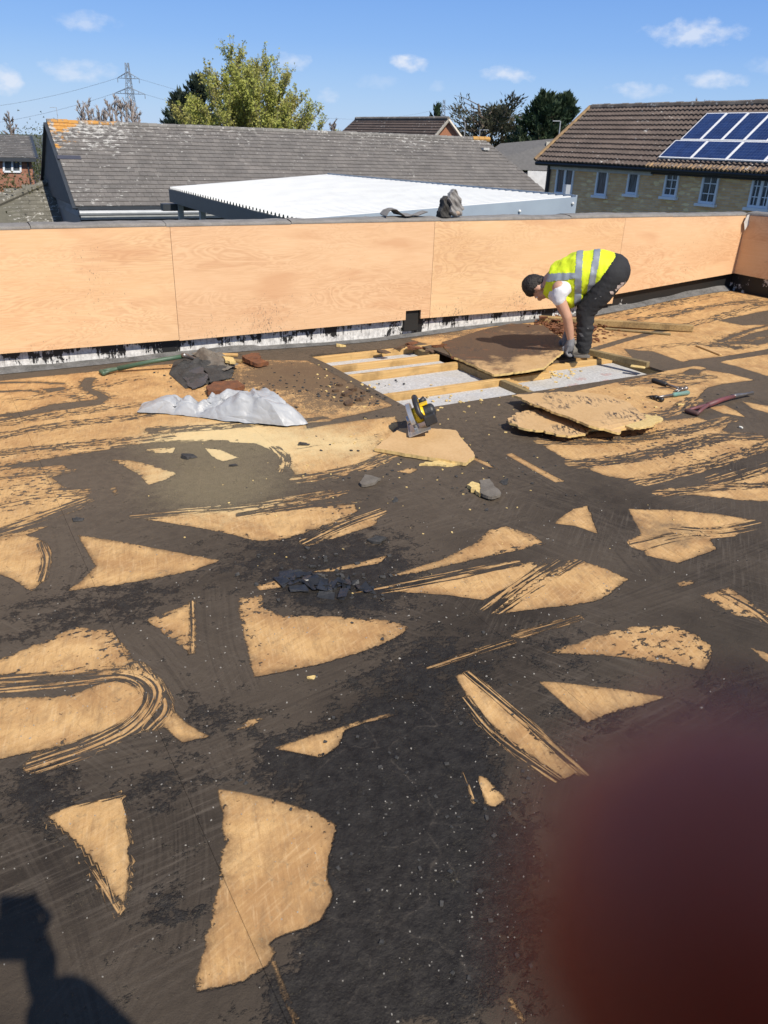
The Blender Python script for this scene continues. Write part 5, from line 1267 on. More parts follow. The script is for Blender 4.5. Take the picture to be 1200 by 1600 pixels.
for i, (px, py, s, l) in enumerate([(650, 545, .09, 'rust-brown rot flake at the near left corner of the rotten board'), (672, 549, .07, 'darker rot flake on the joist end by the rotten board'), (690, 541, .1, 'large rust-brown flake on the rotten board edge'), (620, 545, .08, 'brown rot flake on the back joists'), (640, 538, .1, 'brown rot heap under the black outlet'), (600, 551, .07, 'small brown rot flake lying across the second joist'), (712, 560, .06, 'rot flake over the dark noggin')]):
    chunk(px, py, s, M_RUST if i % 2 == 0 else M_RUSTD, l, seed=30+i, name='rot_flake', flat=.18)
# heap of rot by the worker's feet
r3 = np.random.default_rng(4); mb = MB()
for k in range(330):
    c = G(880+r3.normal(0, 26), 512+r3.normal(0, 6)); s_ = r3.uniform(.008, .034); mb.box(c+[0, 0, abs(r3.normal(0, .022))+s_*.3], (s_*r3.uniform(.8, 3.2), s_*r3.uniform(.5, 1.2), s_*.35), np.array(Matrix.Rotation(r3.uniform(0, 6), 3, 'Z') @ Matrix.Rotation(r3.uniform(-.5, .5), 3, 'X')), jit=s_*.3)
for k in range(180):
    c = G(905+r3.normal(0, 22), 528+r3.normal(0, 5)); s_ = r3.uniform(.006, .022); mb.box(c+[0, 0, s_*.3], (s_*1.7, s_, s_*.35), np.array(Matrix.Rotation(r3.uniform(0, 6), 3, 'Z')), jit=s_*.15)
o = mb.build('rot_heap', M_RUST); rebase(o, G(880, 512)); tag(o, 'heap of rust-brown rotten wood crumbs behind the worker', 'debris', kind='stuff')
# scattered crumbs
def crumbs(name, mat, areas, label, seed, zf=None):
    r = np.random.default_rng(seed); mb = MB()
    for px, py, sx, sy, n, smin, smax in areas:
        for _ in range(n):
            c = G(px+r.normal(0, sx), py+r.normal(0, sy)); s_ = r.uniform(smin, smax)
            if HOLE[0] < c[0] < HOLE[1] and HOLE[2] < c[1] < (HOLE[3] if c[0] < .1 else -1.385): c[2] = -.072
            mb.box(c+[0, 0, s_*.25], (s_*r.uniform(.8, 1.8), s_, s_*.5), np.array(Matrix.Rotation(r.uniform(0, 6), 3, 'Z') @ Matrix.Rotation(r.uniform(-.3, .3), 3, 'X')), jit=s_*.18)
    o = mb.build(name, mat); rebase(o, G(areas[0][0], areas[0][1])); return tag(o, label, 'debris', kind='stuff')
M_YEL = simple('torn yellow chipboard', (.66, .50, .22))
crumbs('wood_crumbs', M_YEL, [(640, 690, 120, 40, 55, .003, .010), (800, 650, 60, 20, 26, .004, .014), (560, 600, 60, 20, 40, .005, .018), (860, 572, 26, 4, 70, .006, .022), (690, 620, 40, 12, 25, .008, .02), (960, 640, 60, 20, 30, .004, .015), (820, 555, 25, 8, 40, .006, .02), (600, 760, 200, 60, 60, .003, .008)], 'pale yellow chipboard crumbs scattered around the opening and the saw', 21)
crumbs('grit', simple('pale grit', (.36, .335, .29), (.20, .18, .155), 300), [(420, 1250, 250, 170, 170, .0010, .0032), (720, 1330, 120, 150, 190, .0010, .0030), (500, 950, 250, 90, 160, .002, .005), (900, 900, 200, 120, 110, .002, .005), (150, 1120, 140, 120, 160, .0012, .0035)], 'pale grit and stone chips scattered over the bitumen', 22)
crumbs('felt_crumbs', M_FELTD, [(450, 606, 70, 16, 110, .004, .016), (640, 748, 120, 30, 50, .003, .011), (760, 740, 80, 30, 30, .004, .013), (520, 900, 60, 20, 60, .005, .018), (300, 580, 60, 8, 40, .004, .014), (1000, 620, 70, 25, 40, .004, .012), (560, 620, 45, 18, 60, .005, .016), (700, 1250, 120, 120, 90, .003, .010)], 'dark felt crumbs and bitumen bits scattered over the deck', 23)
M_FELTB = felt_mat('brown backed felt', (.10, .085, .068), (.16, .14, .115), (.22, .19, .15))
def scrap(px, py, pts, label, mat, thick=.012, z=.004, curl=.0, seed=0):
    out = [(px+a, py+b) for a, b in pts]; return slab('felt_scrap', out, [z+curl*(i % 2) for i in range(len(out))], thick, mat, label, 'felt scrap', seed=seed, jag=.008)
scrap(757, 762, [(-8, -12), (8, -14), (26, 8), (12, 14), (-6, 8)], 'folded brown felt scrap with pale crumbly edge in mid deck', M_FELTB, .016, .012)
slab('wood_chunk', [(730, 757), (738, 752), (752, 762), (765, 770), (750, 771), (736, 764)], [.004]*6, .02, M_YEL, 'pale crumbly wood chunk stuck to the folded felt scrap', 'wood scrap', seed=14)
scrap(578, 749, [(-14, 2), (-8, -8), (4, -6), (17, -2), (4, 6), (-13, 8)], 'small brown offcut with pale edge before the saw offcut', M_FELTB, .014, .004)
chunk(752, 621+5, .022, M_YEL, 'small yellow chip near the broken boards', name='wood_chip'); chunk(720, 629, .03, M_YEL, 'yellow wood chip lying on the white insulation by the saw', name='wood_chip', z=-.07)
chunk(1158, 669, .022, simple('white chip', (.7, .68, .6)), 'white chip lying alone on black bitumen at right', name='wood_chip')
chunk(705, 680, .03, M_YEL, 'yellow chip at the right corner of the saw offcut', name='wood_chip'); chunk(1065, 632, .05, M_YEL, 'pale wood flake beside the hammers', name='wood_chip', flat=.1); chunk(533, 541, .06, M_YEL, 'pale yellow flake lying at the painted wall foot', name='wood_chip', flat=.3)
for i, (px, py, s, l) in enumerate([(488, 1060, .018, 'pale sliver of wood on bitumen below the big bare patch'), (297, 715, .05, 'dark curled felt flake near the small bare patches'), (366, 728, .03, 'tiny dark felt curl beside the oval bare patch'), (617, 783, .03, 'thin dark felt thread in mid deck'), (790, 755, .04, 'thin black felt curl right of the folded scrap'), (122, 813, .03, 'small black felt crumb at left'), (590, 845, .05, 'dark loose felt lump near the centre'), (475, 695, .04, 'dark felt scrap on the sawdust streak')]):
    chunk(px, py, s, M_YEL if i == 0 else M_FELTD, l, name='felt_flake' if i else 'wood_sliver', flat=.25, seed=60+i, cat='felt scrap' if i else 'wood scrap')
# torn bitumen ridge in the middle
mb = MB(); r4 = np.random.default_rng(12)
for (px, py, sx, sy, n) in ((515, 915, 34, 7, 26), (480, 902, 18, 5, 10), (640, 1165, 60, 26, 0)):
    for _ in range(n):
        c = G(px+r4.normal(0, sx), py+r4.normal(0, sy)); s_ = r4.uniform(.012, .04); mb.box(c+[0, 0, .004], (s_*2, s_, .008), np.array(Matrix.Rotation(r4.uniform(0, 6), 3, 'Z') @ Matrix.Rotation(r4.uniform(-.3, .3), 3, 'X')), jit=s_*.3)
o = mb.build('torn_bitumen', simple('glossy bitumen', (.012, .012, .013), (.03, .03, .03), 30, .35)); rebase(o, G(515, 915)); tag(o, 'torn glossy bitumen shreds in the middle of the deck', 'debris', kind='stuff')

# ---- crumpled sheets
def crumpled(name, outline, zprof, mat, label, cat, seed, hgt, nr=26, na=90, fold=.5, dz=0.0, thick=.0):
    """a crumpled sheet: outline (world xy), dome height hgt with ridged folds"""
    r = np.random.default_rng(seed); O = np.array(outline, float); c = O.mean(0); n = len(O)
    seg = np.linalg.norm(np.roll(O, -1, 0)-O, axis=1); cs = np.concatenate([[0], np.cumsum(seg)]); T = np.linspace(0, cs[-1], na, endpoint=False)
    B = np.array([O[i]+(O[(i+1) % n]-O[i])*((t-cs[i])/seg[i]) for t in T for i in [min(np.searchsorted(cs, t, 'right')-1, n-1)]])
    ext = O.max(0)-O.min(0); K = 26; cl = O.min(0)+r.uniform(0, 1, (K, 2))*ext; an = r.normal(0, .9, K)+math.atan2(*(O[len(O)//2]-O[0])[::-1]); wd = r.uniform(.02, .075, K)*max(ext)/.9; am = r.choice([-.9, 1.], K)*r.uniform(.4, 1., K)
    P = np.zeros((nr, na+1, 3))
    for i in range(nr):
        q = (i/(nr-1)); XY = c+(B-c)*(1-q)
        rid = sum(am[k]*np.clip(1-np.abs((XY[:, 0]-cl[k, 0])*-math.sin(an[k])+(XY[:, 1]-cl[k, 1])*math.cos(an[k])+.02*np.sin(((XY-cl[k])@np.array([math.cos(an[k]), math.sin(an[k])]))*9))/wd[k], 0, 1)*np.clip(1.3-np.linalg.norm(XY-cl[k], axis=1)/(.32*max(ext)), 0, 1) for k in range(K))*.42
        dome = (1-(1-q)**2.2)**.7*zprof(XY); z = hgt*dome*(1-fold*.55)+fold*hgt*(rid+.35)*1.3*min(1, q*3+.12)
        P[i, :na] = np.column_stack([XY, H(XY[:, 0], XY[:, 1])+np.maximum(z, .0)+.004+dz+.004*(r.normal(size=na)*.3)])
        P[i, na] = P[i, 0]
    mb = MB(); mb.grid(P); mb.add([P[-1, :na].mean(0)], []); o = mb.build(name, mat, smooth=False)
    bpy_smooth(o, 24); base = np.array([c[0], c[1], float(H(*c))]); rebase(o, base); return tag(o, label, cat)
def bpy_smooth(o, ang):
    me = o.data; me.polygons.foreach_set('use_smooth', [True]*len(me.polygons))
    bm = bmesh.new(); bm.from_mesh(me); bmesh.ops.remove_doubles(bm, verts=bm.verts, dist=1e-5)
    for e in bm.edges:
        if len(e.link_faces) == 2 and e.calc_face_angle(0) > rad(ang): e.smooth = False
    bm.to_mesh(me); bm.free()
def gp(L_): return [G(*p)[:2] for p in L_]
def plastic():
    n = NT('grey plastic sheeting'); P = n.coord(); n.col(n.mix(n.mapr(n.noise(P, 4, 4), .35, .65), (.30, .31, .325), (.38, .39, .40))); n.rough(.46)
    a = n.math('ABSOLUTE', n.math('SUBTRACT', n.noise(n.coord(scale=(1, 1.6, 1.6), rot=(0, 0, .6)), 5, 2, .5, .6), .5)); b = n.math('ABSOLUTE', n.math('SUBTRACT', n.noise(n.coord(scale=(1.8, .8, 1), rot=(0, 0, -.3)), 9, 2, .5, .4), .5))
    n.bump(n.math('ADD', n.math('MULTIPLY', a, 3.), n.math('MULTIPLY', b, 1.)), .55, .018); return n.m
M_PLAS = plastic()
zp = lambda XY: np.clip(.45+.9*np.exp(-((XY[:, 0]+2.0)/.28)**2)*0+.75*np.exp(-((XY[:, 0]+1.95)/.3)**2)+.35*np.exp(-((XY[:, 0]+2.5)/.12)**2), .3, 1.3)
crumpled('plastic_sheet', gp([(214, 647), (222, 632), (262, 634), (300, 632), (330, 640), (352, 636), (400, 632), (440, 632), (466, 646), (482, 664), (445, 669), (400, 664), (352, 660), (310, 653), (262, 648)]), zp, M_PLAS, 'crumpled pale grey plastic sheet lying on the left of the deck', 'plastic sheet', 3, .15, nr=34, na=130, fold=.62)
M_FBLUE = simple('bluish felt', (.055, .06, .072), (.03, .032, .038), 14, .5, bump=.5)
crumpled('felt_heap', gp([(264, 585), (272, 566), (300, 556), (335, 556), (368, 572), (362, 592), (330, 600), (290, 608)]), lambda XY: np.ones(len(XY)), M_FELTD, 'heap of torn dark roofing felt behind the grey plastic sheet', 'felt heap', 8, .045, fold=1.0)
crumpled('felt_scrap', gp([(300, 560), (326, 556), (352, 566), (374, 578), (352, 588), (322, 580)]), lambda XY: np.ones(len(XY)), M_FELTB, 'brown-grey crumpled felt sheet on top of the dark felt heap', 'felt scrap', 18, .03, fold=1.3, dz=.04)
slab('felt_scrap', [(276, 578), (300, 568), (318, 574), (326, 590), (316, 602), (300, 608)], [.03, .065, .055, .035, .014, .010], .004, M_FBLUE, 'stiff bluish black felt piece leaning on the felt heap', 'felt scrap', seed=15)
slab('felt_scrap', [(318, 575), (345, 572), (366, 580), (352, 592), (328, 597)], [.045, .05, .012, .010, .035], .004, M_FELTD, 'brown-grey felt flap folded over the right of the felt heap', 'felt scrap', seed=16)
slab('wood_chunk', [(347, 556), (362, 558), (366, 565), (352, 563)], [.07]*4, .02, M_YEL, 'pale yellow wood chunk behind the felt heap', 'wood scrap', seed=17)
# ---- on the coping
def at_cop(px, py): return onp(px, py, (0, .1, 0), np.array([0, 1., 0]))
mb = MB(); X = [598, 603, 608, 614, 620, 626, 632, 640, 648, 655, 662]; Z = [338, 330, 326, 326, 333, 339, 340, 339, 336, 332, 330]; P = []
for k, (x, y) in enumerate(zip(X, Z)):
    p = at_cop(x, y); p[2] = max(p[2], 1.068); P.append([p+[0, -.07+.02*math.sin(k), 0.004*math.sin(k*2)], p+[0, .02, .006], p+[.02, .09, .012*math.cos(k)]])
P = np.array(P); mb.grid(P); mb.grid(P[:, ::-1]-[0, 0, .006]); o = mb.build('felt_strip', M_FELT, smooth=True); c = at_cop(630, 340); c[2] = 1.06; rebase(o, c); tag(o, 'curled grey felt strip lying on the parapet coping', 'felt strip')
c = at_cop(706, 341); c[2] = 1.062; s_ = np.linalg.norm(at_cop(724, 320)-at_cop(690, 320)); top = at_cop(712, 297)[2]-1.062
rb = thing('felt_lump', c, 'upright lump of torn felt and masonry standing on the parapet coping', 'rubble')
def lump(outline, y0, thick, name, mat, sd_):
    r = np.random.default_rng(sd_); O = [onp(px, py, (0, y0, 0), np.array([0, 1., 0])) for px, py in outline]; O = [p*[1, 1, 1]-[0, 0, max(0, 0)] for p in O]
    mb = MB(); mb.prism(O, thick, (0, 1, 0)); k1, k2 = r.uniform(50, 120, 2)
    def nz(co):
        f_ = np.sin(co[:, 0]*k1+co[:, 2]*k2)+np.sin(co[:, 1]*140-co[:, 2]*60)+.6*np.sin(co[:, 0]*230+co[:, 1]*170+co[:, 2]*200); co = co+np.array([.25, -1., .15])*(f_*.0055)[:, None]; co[:, 2] = np.maximum(co[:, 2], 1.046); return co
    remesh(mb, .006, name, mat, rb, 1, nz)
lump([(706, 301), (711, 295), (716, 300), (720, 310), (722, 319), (727, 325), (722, 330), (722, 337), (713, 339), (704, 332), (706, 320), (701, 311)], .03, .05, 'grey_flap', simple('pale mineral flap', (.26, .25, .24), (.17, .165, .16), 30, .85, bump=.6), 1)
lump([(694, 312), (699, 306), (705, 309), (706, 326), (704, 342), (690, 342), (688, 331), (693, 324)], .055, .075, 'torn_felt', M_FELTD, 2)
mb = MB(); mb.sphere(c+[.02, -.055, .025], (.04, .03, .026), None, 8, 6); remesh(mb, .006, 'mortar', simple('pale mortar', (.42, .32, .24), (.25, .2, .16), 40, .9), rb, 1)

# ---- hammers
M_RUB = simple('black rubber grip', (.02, .02, .02), (.03, .03, .03), 8, .6, bump=.2); M_STL = simple('worn steel', (.30, .28, .26), (.18, .16, .15), 20, .4, .8, bump=.2); M_TEAL = simple('worn teal paint', (.10, .24, .20), (.16, .22, .19), 18, .5)
def hammer(a, b, grip, neck, head, label, grip_at_a=True, hs=1.):
    A, B = G(*a), G(*b); A[2] += .018; B[2] += .02; d = (B-A)/np.linalg.norm(B-A); L_ = np.linalg.norm(B-A); s_ = np.cross(d, [0, 0, 1.]); s_ /= np.linalg.norm(s_)
    t = thing('hammer', [A[0], A[1], A[2]-.018], label, 'hammer', 'hammers lying on the deck')
    mb = MB(); mb.tube([A, A+d*L_*.04, A+d*L_*.25, A+d*L_*.45, A+d*L_*.5], [.015, .019, .016, .018, .012], 10); mb.build('grip', grip, t, smooth=True)
    mb = MB(); mb.tube([A+d*L_*.48, B-d*.01], [.010, .009], 8); mb.build('shaft', neck, t, smooth=True)
    h = .125*hs; mb = MB(); mb.tube([B-s_*h*.48, B-s_*h*.44, B-s_*h*.30, B-s_*h*.28, B-s_*h*.1], [.015, .016, .016, .011, .012], 10); mb.box(B, (.03, .03, .026), np.array([d, s_, np.cross(d, s_)]).T)
    for k in (-1, 1): mb.tube([B+s_*h*.1+d*.006*k, B+s_*h*.3+d*.010*k-[0, 0, .003], B+s_*h*.55+d*.014*k-[0, 0, .014]], [.010, .008, .003], 6)
    mb.build('head', head, t, smooth=True)
hammer((1019, 597), (1064, 612), M_RUB, M_STL, M_STL, 'claw hammer with black rubber grip, the upper of the two')
hammer((1075, 617), (1024, 625), M_TEAL, M_STL, simple('dark tool steel', (.06, .06, .06), (.035, .035, .035), 18, .5, .5), 'club hammer with worn teal handle, the lower of the two', hs=1.15)
# ---- spades
def spade_handle(cross_a, cross_b, fork, end, tip, mat, label, name='spade', lift0=.02, lift1=.03, r=.017, metal=None):
    a, b, f, e = G(*cross_a, .02), G(*cross_b, .02), G(*fork, .03), G(*end, lift1)
    t = thing(name, [f[0], f[1], 0], label, 'spade')
    mb = MB(); mb.tube([a, a*.9+b*.1, a*.1+b*.9, b], [.013, .017, .017, .013], 10); mb.build('grip', metal or mat, t, smooth=True)
    mb = MB()
    for p in (a*.88+b*.12, a*.12+b*.88): mb.tube([p, p*.55+f*.45+[0, 0, .004], f, f+(e-f)*.08], [.012, .013, .014, .014], 8)
    mb.tube([f, f*.5+e*.5+[0, 0, .006], e], [.02, r, r*.95], 10); mb.build('shaft', mat, t, smooth=True)
    if tip is not None:
        q = G(*tip, .03); mb = MB(); mb.tube([e-(q-e)*.15, e, q*.6+e*.4, q], [r*1.1, r*1.12, .012, .014], 8); mb.build('ferrule', M_STL, t, smooth=True)
spade_handle((1071, 641), (1092, 647), (1106, 633), (1148, 619), (1176, 614), simple('maroon painted wood', (.16, .045, .05), (.11, .05, .05), 14, .55), 'maroon D-handled spade lying on the right of the deck', metal=simple('maroon brown grip', (.10, .045, .04), (.06, .035, .03)))
M_GRN = simple('dark green paint', (.045, .10, .055), (.07, .11, .075), 14, .5)
spade_handle((157, 580), (163, 584), (184, 576), (290, 556), (318, 566), M_GRN, 'long green-handled spade leaning on the felt heap by the wall', lift1=.12)

# ---- circular saw
SC = G(657, 675, .022); sx_ = np.array([R[0], R[1], 0]); sx_ /= np.linalg.norm(sx_); sy_ = np.cross([0, 0, 1.], sx_)
saw = thing('circular_saw', SC, 'yellow and black cordless circular saw standing on the chipboard offcut', 'circular saw')
Ms = Matrix.Rotation(rad(-24), 3, 'Y') ; 
def sl(a, b, c):   # saw frame: a image right, b away, c up; tipped a little to the right
    v = np.array(Ms @ Vector((a, b, c))); return SC+sx_*v[0]+sy_*v[1]+np.array([0, 0, v[2]+.055])
MS = np.column_stack([sx_, sy_, [0, 0, 1.]]) @ np.array(Ms)
M_SILV = simple('cast aluminium', (.52, .52, .52), (.40, .40, .40), 14, .35, .7, bump=.1); M_YELP = simple('yellow tool plastic', (.80, .52, .01), (.70, .44, .01), 6, .4, bump=0); M_BLKP = simple('black tool plastic', (.018, .018, .019), (.028, .028, .028), 9, .5)
def disc(c, r, w, n=28, r0=0, a0=0, a1=2*math.pi):
    ax = MS[:, 0]; b_, u_ = MS[:, 1], MS[:, 2]; top = []
    arc = [(math.cos(a0+(a1-a0)*k/n), math.sin(a0+(a1-a0)*k/n)) for k in range(n+(a1-a0 < 6.2))]
    pts = [c+b_*x*r+u_*y*r-ax*w/2 for x, y in arc]
    if a1-a0 < 6.2: pts += [c+b_*x*r0+u_*y*r0-ax*w/2 for x, y in reversed(arc)]
    return pts, ax, w
def addd(mb, *a, **k): p, ax, w = disc(*a, **k); mb.prism(p, w, ax)
mb = MB(); addd(mb, sl(-.035, 0, .045), .082, .003, n=48); mb.build('blade', M_STL, saw)
mb = MB(); addd(mb, sl(-.035, 0, .055), .098, .03, r0=.0, a0=-.15, a1=math.pi+.15); addd(mb, sl(-.06, 0, .05), .03, .03); mb.build('upper_guard', M_SILV, saw, bevel=.004)
mb = MB(); addd(mb, sl(-.035, 0, .045), .088, .022, r0=.03, a0=math.pi+.4, a1=math.pi*2-.2); mb.build('lower_guard', M_SILV, saw, bevel=.002)
mb = MB(); mb.box(sl(-.015, 0, -.012), (.14, .26, .004), MS); mb.box(sl(-.085, 0, -.004), (.003, .26, .02), MS); mb.build('base_plate', M_SILV, saw)
mb = MB(); mb.tube([sl(-.02, 0, .06), sl(.0, 0, .062), sl(.045, 0, .062), sl(.05, 0, .062)], [.05, .054, .052, .04], 16); mb.build('motor_housing', M_YELP, saw, smooth=True)
mb = MB(); mb.tube([sl(.045, 0, .06), sl(.10, -.0, .058), sl(.115, 0, .058)], [.047, .045, .03], 14); mb.box(sl(.07, -.06, .03), (.075, .07, .065), MS); mb.build('battery_pack', M_BLKP, saw, bevel=.006)
mb = MB(); mb.tube([sl(.02, .07, .06), sl(.02, .085, .12), sl(.02, .03, .165), sl(.02, -.04, .155), sl(.02, -.085, .10), sl(.03, -.08, .06)], [.02, .018, .019, .018, .016, .016], 10); mb.build('handle', M_BLKP, saw, smooth=True)
mb = MB(); mb.box(sl(.02, .03, .142), (.034, .07, .012), MS); mb.box(sl(.055, -.0, .115), (.06, .05, .012), MS); mb.build('handle_trim', M_YELP, saw, bevel=.003)
mb = MB(); mb.tube([sl(.03, .09, .10), sl(.075, .10, .115)], [.02, .018], 10); mb.build('front_knob', M_BLKP, saw, smooth=True)

# ================================================================== PEOPLE
M_SKIN = simple('skin', (.52, .30, .20), (.46, .25, .165), 12, .5, bump=.1, bscale=200)
M_HAIR = simple('dark brown hair', (.012, .009, .007), (.024, .018, .014), 90, .6, bump=.6, bscale=160)
FP = np.array([1.06, -1.39, 0.]); hv = np.array([FP[0]-CAM[0], FP[1]-CAM[1], 0]); hv /= np.linalg.norm(hv)
def wz(x, y, off=0.):
    """point of the worker's side-on plane under a pixel of the enlarged crop, moved off*towards the camera's far side"""
    px, py = 760+x/3.53, 360+y/3.53
    return onp(px, py, FP, hv)+hv*off
wk = thing('person', FP, 'worker in yellow hi-vis vest and dark trousers bending to lift a rotten board', 'person')
LAT = hv
def torso(mb, g):
    chain(mb, [wz(352, 292), wz(420, 275), wz(510, 238), wz(600, 218), wz(690, 232)], [.095+g, .15+g, .165+g, .15+g, .138+g], LAT, 1.16)
def legs(mb, g, flare=0, stop=1.):
    for o in (-.105, .105):
        chain(mb, [wz(690, 245, o*.8), wz(630, 335, o), wz(548, 432, o), wz(545, 530, o), wz(538, 628, o)], [.110+g, .093+g, .064+g+flare, .055+g+flare, .048+g+flare], LAT, 1.0)
def arms(mb, g, full=True):
    for o in (-.175, .175):
        dx = 0 if o < 0 else -22
        chain(mb, [wz(408+dx*.3, 300, o), wz(412+dx*.3, 370, o*1.03), wz(450+dx*.6, 455, o*1.0), wz(462+dx*.8, 530, o*.85), wz(468+dx, 592, o*.72)], [.062+g, .052+g, .043+g, .038+g, .028+g])
body = MB(); torso(body, -.012); legs(body, -.012); arms(body, 0)
chain(body, [wz(370, 285), wz(335, 296), wz(310, 305)], [.066, .06, .058])
# head: crown to the left, face down
hax = wz(215, 305)-wz(335, 300); hax /= np.linalg.norm(hax); hdn = np.array([0, 0, -1.])-hax*np.dot([0, 0, -1.], hax); hdn /= np.linalg.norm(hdn)
def hd(a, b, c): return wz(278, 314)+hax*a+hdn*b+hv*c    # a to crown, b to face, c far side
HM = np.column_stack([hax, hdn, hv])
body.sphere(hd(.015, -.012, 0), (.100, .088, .076), HM); body.sphere(hd(-.045, .045, 0), (.062, .052, .058), HM); body.sphere(hd(-.085, .055, 0), (.028, .035, .036), HM)
body.sphere(hd(-.025, .098, 0), (.024, .020, .014), HM); body.sphere(hd(-.018, .095, 0), (.014, .022, .012), HM)
for s_ in (-1, 1):
    body.sphere(hd(-.025, .0, .076*s_), (.032, .019, .010), HM); body.sphere(hd(.006, .082, .03*s_), (.010, .008, .014), HM)
body.sphere(hd(-.062, .090, 0), (.010, .010, .024), HM)
remesh(body, .009, 'body', M_SKIN, wk, 4)
mb = MB(); mb.sphere(hd(.030, -.020, 0), (.100, .092, .081), HM, 20, 14); mb.sphere(hd(-.02, -.052, 0), (.058, .046, .070), HM, 16, 10); mb.sphere(hd(.055, .018, 0), (.052, .060, .066), HM, 16, 10)
remesh(mb, .007, 'hair', M_HAIR, wk, 2, lambda co: co+rng.normal(0, .0016, co.shape))
mb = MB()
for s_ in (-1, 1): mb.sphere(hd(-.004, .076, .028*s_), .010, None, 8, 6)
mb.build('eyes', simple('eye white', (.7, .68, .65)), wk, smooth=True)
M_TROU = simple('charcoal work trousers', (.020, .020, .022), (.012, .0125, .014), 6, .85, bump=.5, bscale=30)
M_DUSTY = simple('dusty knee patch', (.30, .28, .26), (.10, .095, .09), 30, .9)
mb = MB(); chain(mb, [wz(610, 235), wz(695, 228)], [.125, .150], LAT, 1.12); legs(mb, .010, .006)
ax2 = wz(548, 432)-wz(690, 245)
def crease(co):
    f_ = np.sin(co[:, 2]*75+co[:, 0]*22)+np.sin(co[:, 2]*130-co[:, 1]*40); r_ = rng.normal(0, .0006, co.shape)
    k = np.clip((.62-co[:, 2])/.3, .25, 1); return co+(np.column_stack([np.cos(co[:, 2]*21), np.sin(co[:, 2]*17), 0*f_])*(f_*.0045*k)[:, None])+r_
tro = remesh(mb, .010, 'trousers', M_TROU, wk, 3, crease)
# worn, torn patch at the seat and paint marks
def decal(x, y, w, h, seed, mat, name, par, o=-.135, push=.0):
    r = np.random.default_rng(seed); n = 10; pts = []
    for k in range(n):
        a = 2*math.pi*k/n; q = r.uniform(.6, 1.1); pts.append(wz(x+math.cos(a)*w*q, y+math.sin(a)*h*q, o))
    mb = MB(); mb.prism(pts, .006, hv); return mb.build(name, mat, par)
M_TORN = simple('torn pale lining', (.62, .52, .46), (.40, .30, .26), 40, .9)
VT = simple('hi-vis yellow', (.62, .74, .015), (.52, .66, .012), 5, .7, bump=.35, bscale=22)
def hivis():
    n = NT('hi-vis yellow fabric'); P = n.coord(); n.col(n.mix(n.mapr(n.noise(P, 7, 3), .35, .65), (.56, .68, .012), (.70, .80, .02))); n.rough(.75)
    n.bump(n.noise(n.coord(scale=(1, 1, .6)), 16, 3, .5), .7, .02); return n.m
M_VEST = hivis()
mb = MB(); chain(mb, [wz(365, 300), wz(420, 276), wz(510, 240), wz(600, 222), wz(662, 220)], [.118, .166, .182, .168, .152], LAT, 1.17)
chain(mb, [wz(420, 350), wz(470, 385), wz(505, 345)], [.075, .06, .07], LAT, 2.2)   # loose front hanging
def vest_fold(co):
    f_ = np.sin(co[:, 0]*38+co[:, 2]*30)+np.sin(co[:, 1]*44-co[:, 2]*52+1); return co+np.array([0, 0, 1.])*(f_*.0045)[:, None]
vest = remesh(mb, .010, 'hi_vis_vest', M_VEST, wk, 3, vest_fold)
# cut the vest open at the hips, neck and armholes
def cut(o, tests):
    bm = bmesh.new(); bm.from_mesh(o.data); kill = []
    off = Vector(WL[o.name])
    for f_ in bm.faces:
        c = np.array(f_.calc_center_median()+off)
        if any(t(c) for t in tests): kill.append(f_)
    bmesh.ops.delete(bm, geom=kill, context='FACES'); bm.to_mesh(o.data); bm.free()
def halfplane(a, b, side_=1):   # removes what lies on one side of the (crop pixel) line a->b
    A, B = wz(*a), wz(*b); e = B-A; nrm = np.cross(e, hv); nrm *= side_
    return lambda c: np.dot(c-A, nrm) > 0
hipA, hipB = (722, 120), (470, 460)
cen = wz(700, 300)
def mk(a, b, ref):
    t = halfplane(a, b); R_ = wz(*ref)
    return t if t(R_) else halfplane(a, b, -1)
cut(vest, [mk((715, 130), (560, 350), (720, 300)), mk((345, 230), (318, 330), (250, 300))])
sh = [np.array(wz(404, 338, -.235)), np.array(wz(400, 338, .235))]
cut(vest, [lambda c: np.linalg.norm((c-sh[0])*[1, 1, 1]) < .070, lambda c: np.linalg.norm(c-sh[1]) < .070])
M_REFL = simple('silver reflective tape', (.30, .33, .36), (.26, .29, .32), 20, .45, .25, bump=.1)
def strip_from(o, test, name, lift=.004):
    bm = bmesh.new(); bm.from_mesh(o.data); off = np.array(WL[o.name]); bm.normal_update()
    kill = [f_ for f_ in bm.faces if not test(np.array(f_.calc_center_median())+off)]
    bmesh.ops.delete(bm, geom=kill, context='FACES'); bm.normal_update()
    for v in bm.verts: v.co += v.normal*lift
    me = bpy.data.meshes.new(name); bm.to_mesh(me); bm.free(); me.materials.append(M_REFL); me.polygons.foreach_set('use_smooth', [True]*len(me.polygons))
    ob = bpy.data.objects.new(name, me); COL.objects.link(ob); ob.parent = vest; WL[ob.name] = WL[o.name]; return ob
def band(a1, b1, a2, b2):
    def f1(a, b, ref):
        t = mk(a, b, ref); return t
    m1 = ((a2[0]+b2[0])/2, (a2[1]+b2[1])/2); m2 = ((a1[0]+b1[0])/2, (a1[1]+b1[1])/2)
    A, B = mk(a1, b1, m1), mk(a2, b2, m2); return lambda c: A(c) and B(c)
strip_from(vest, band((500, 110), (487, 400), (535, 110), (524, 360)), 'reflective_strip')
strip_from(vest, band((596, 105), (560, 300), (630, 110), (598, 290)), 'reflective_strip')
upper = wz(450, 240)
t_ = band((385, 225), (497, 214), (385, 262), (497, 245)); t2_ = mk((497, 300), (497, 100), (400, 200))
strip_from(vest, lambda c: t_(c) and t2_(c) and np.dot(c-FP, hv) < .02, 'reflective_strip')
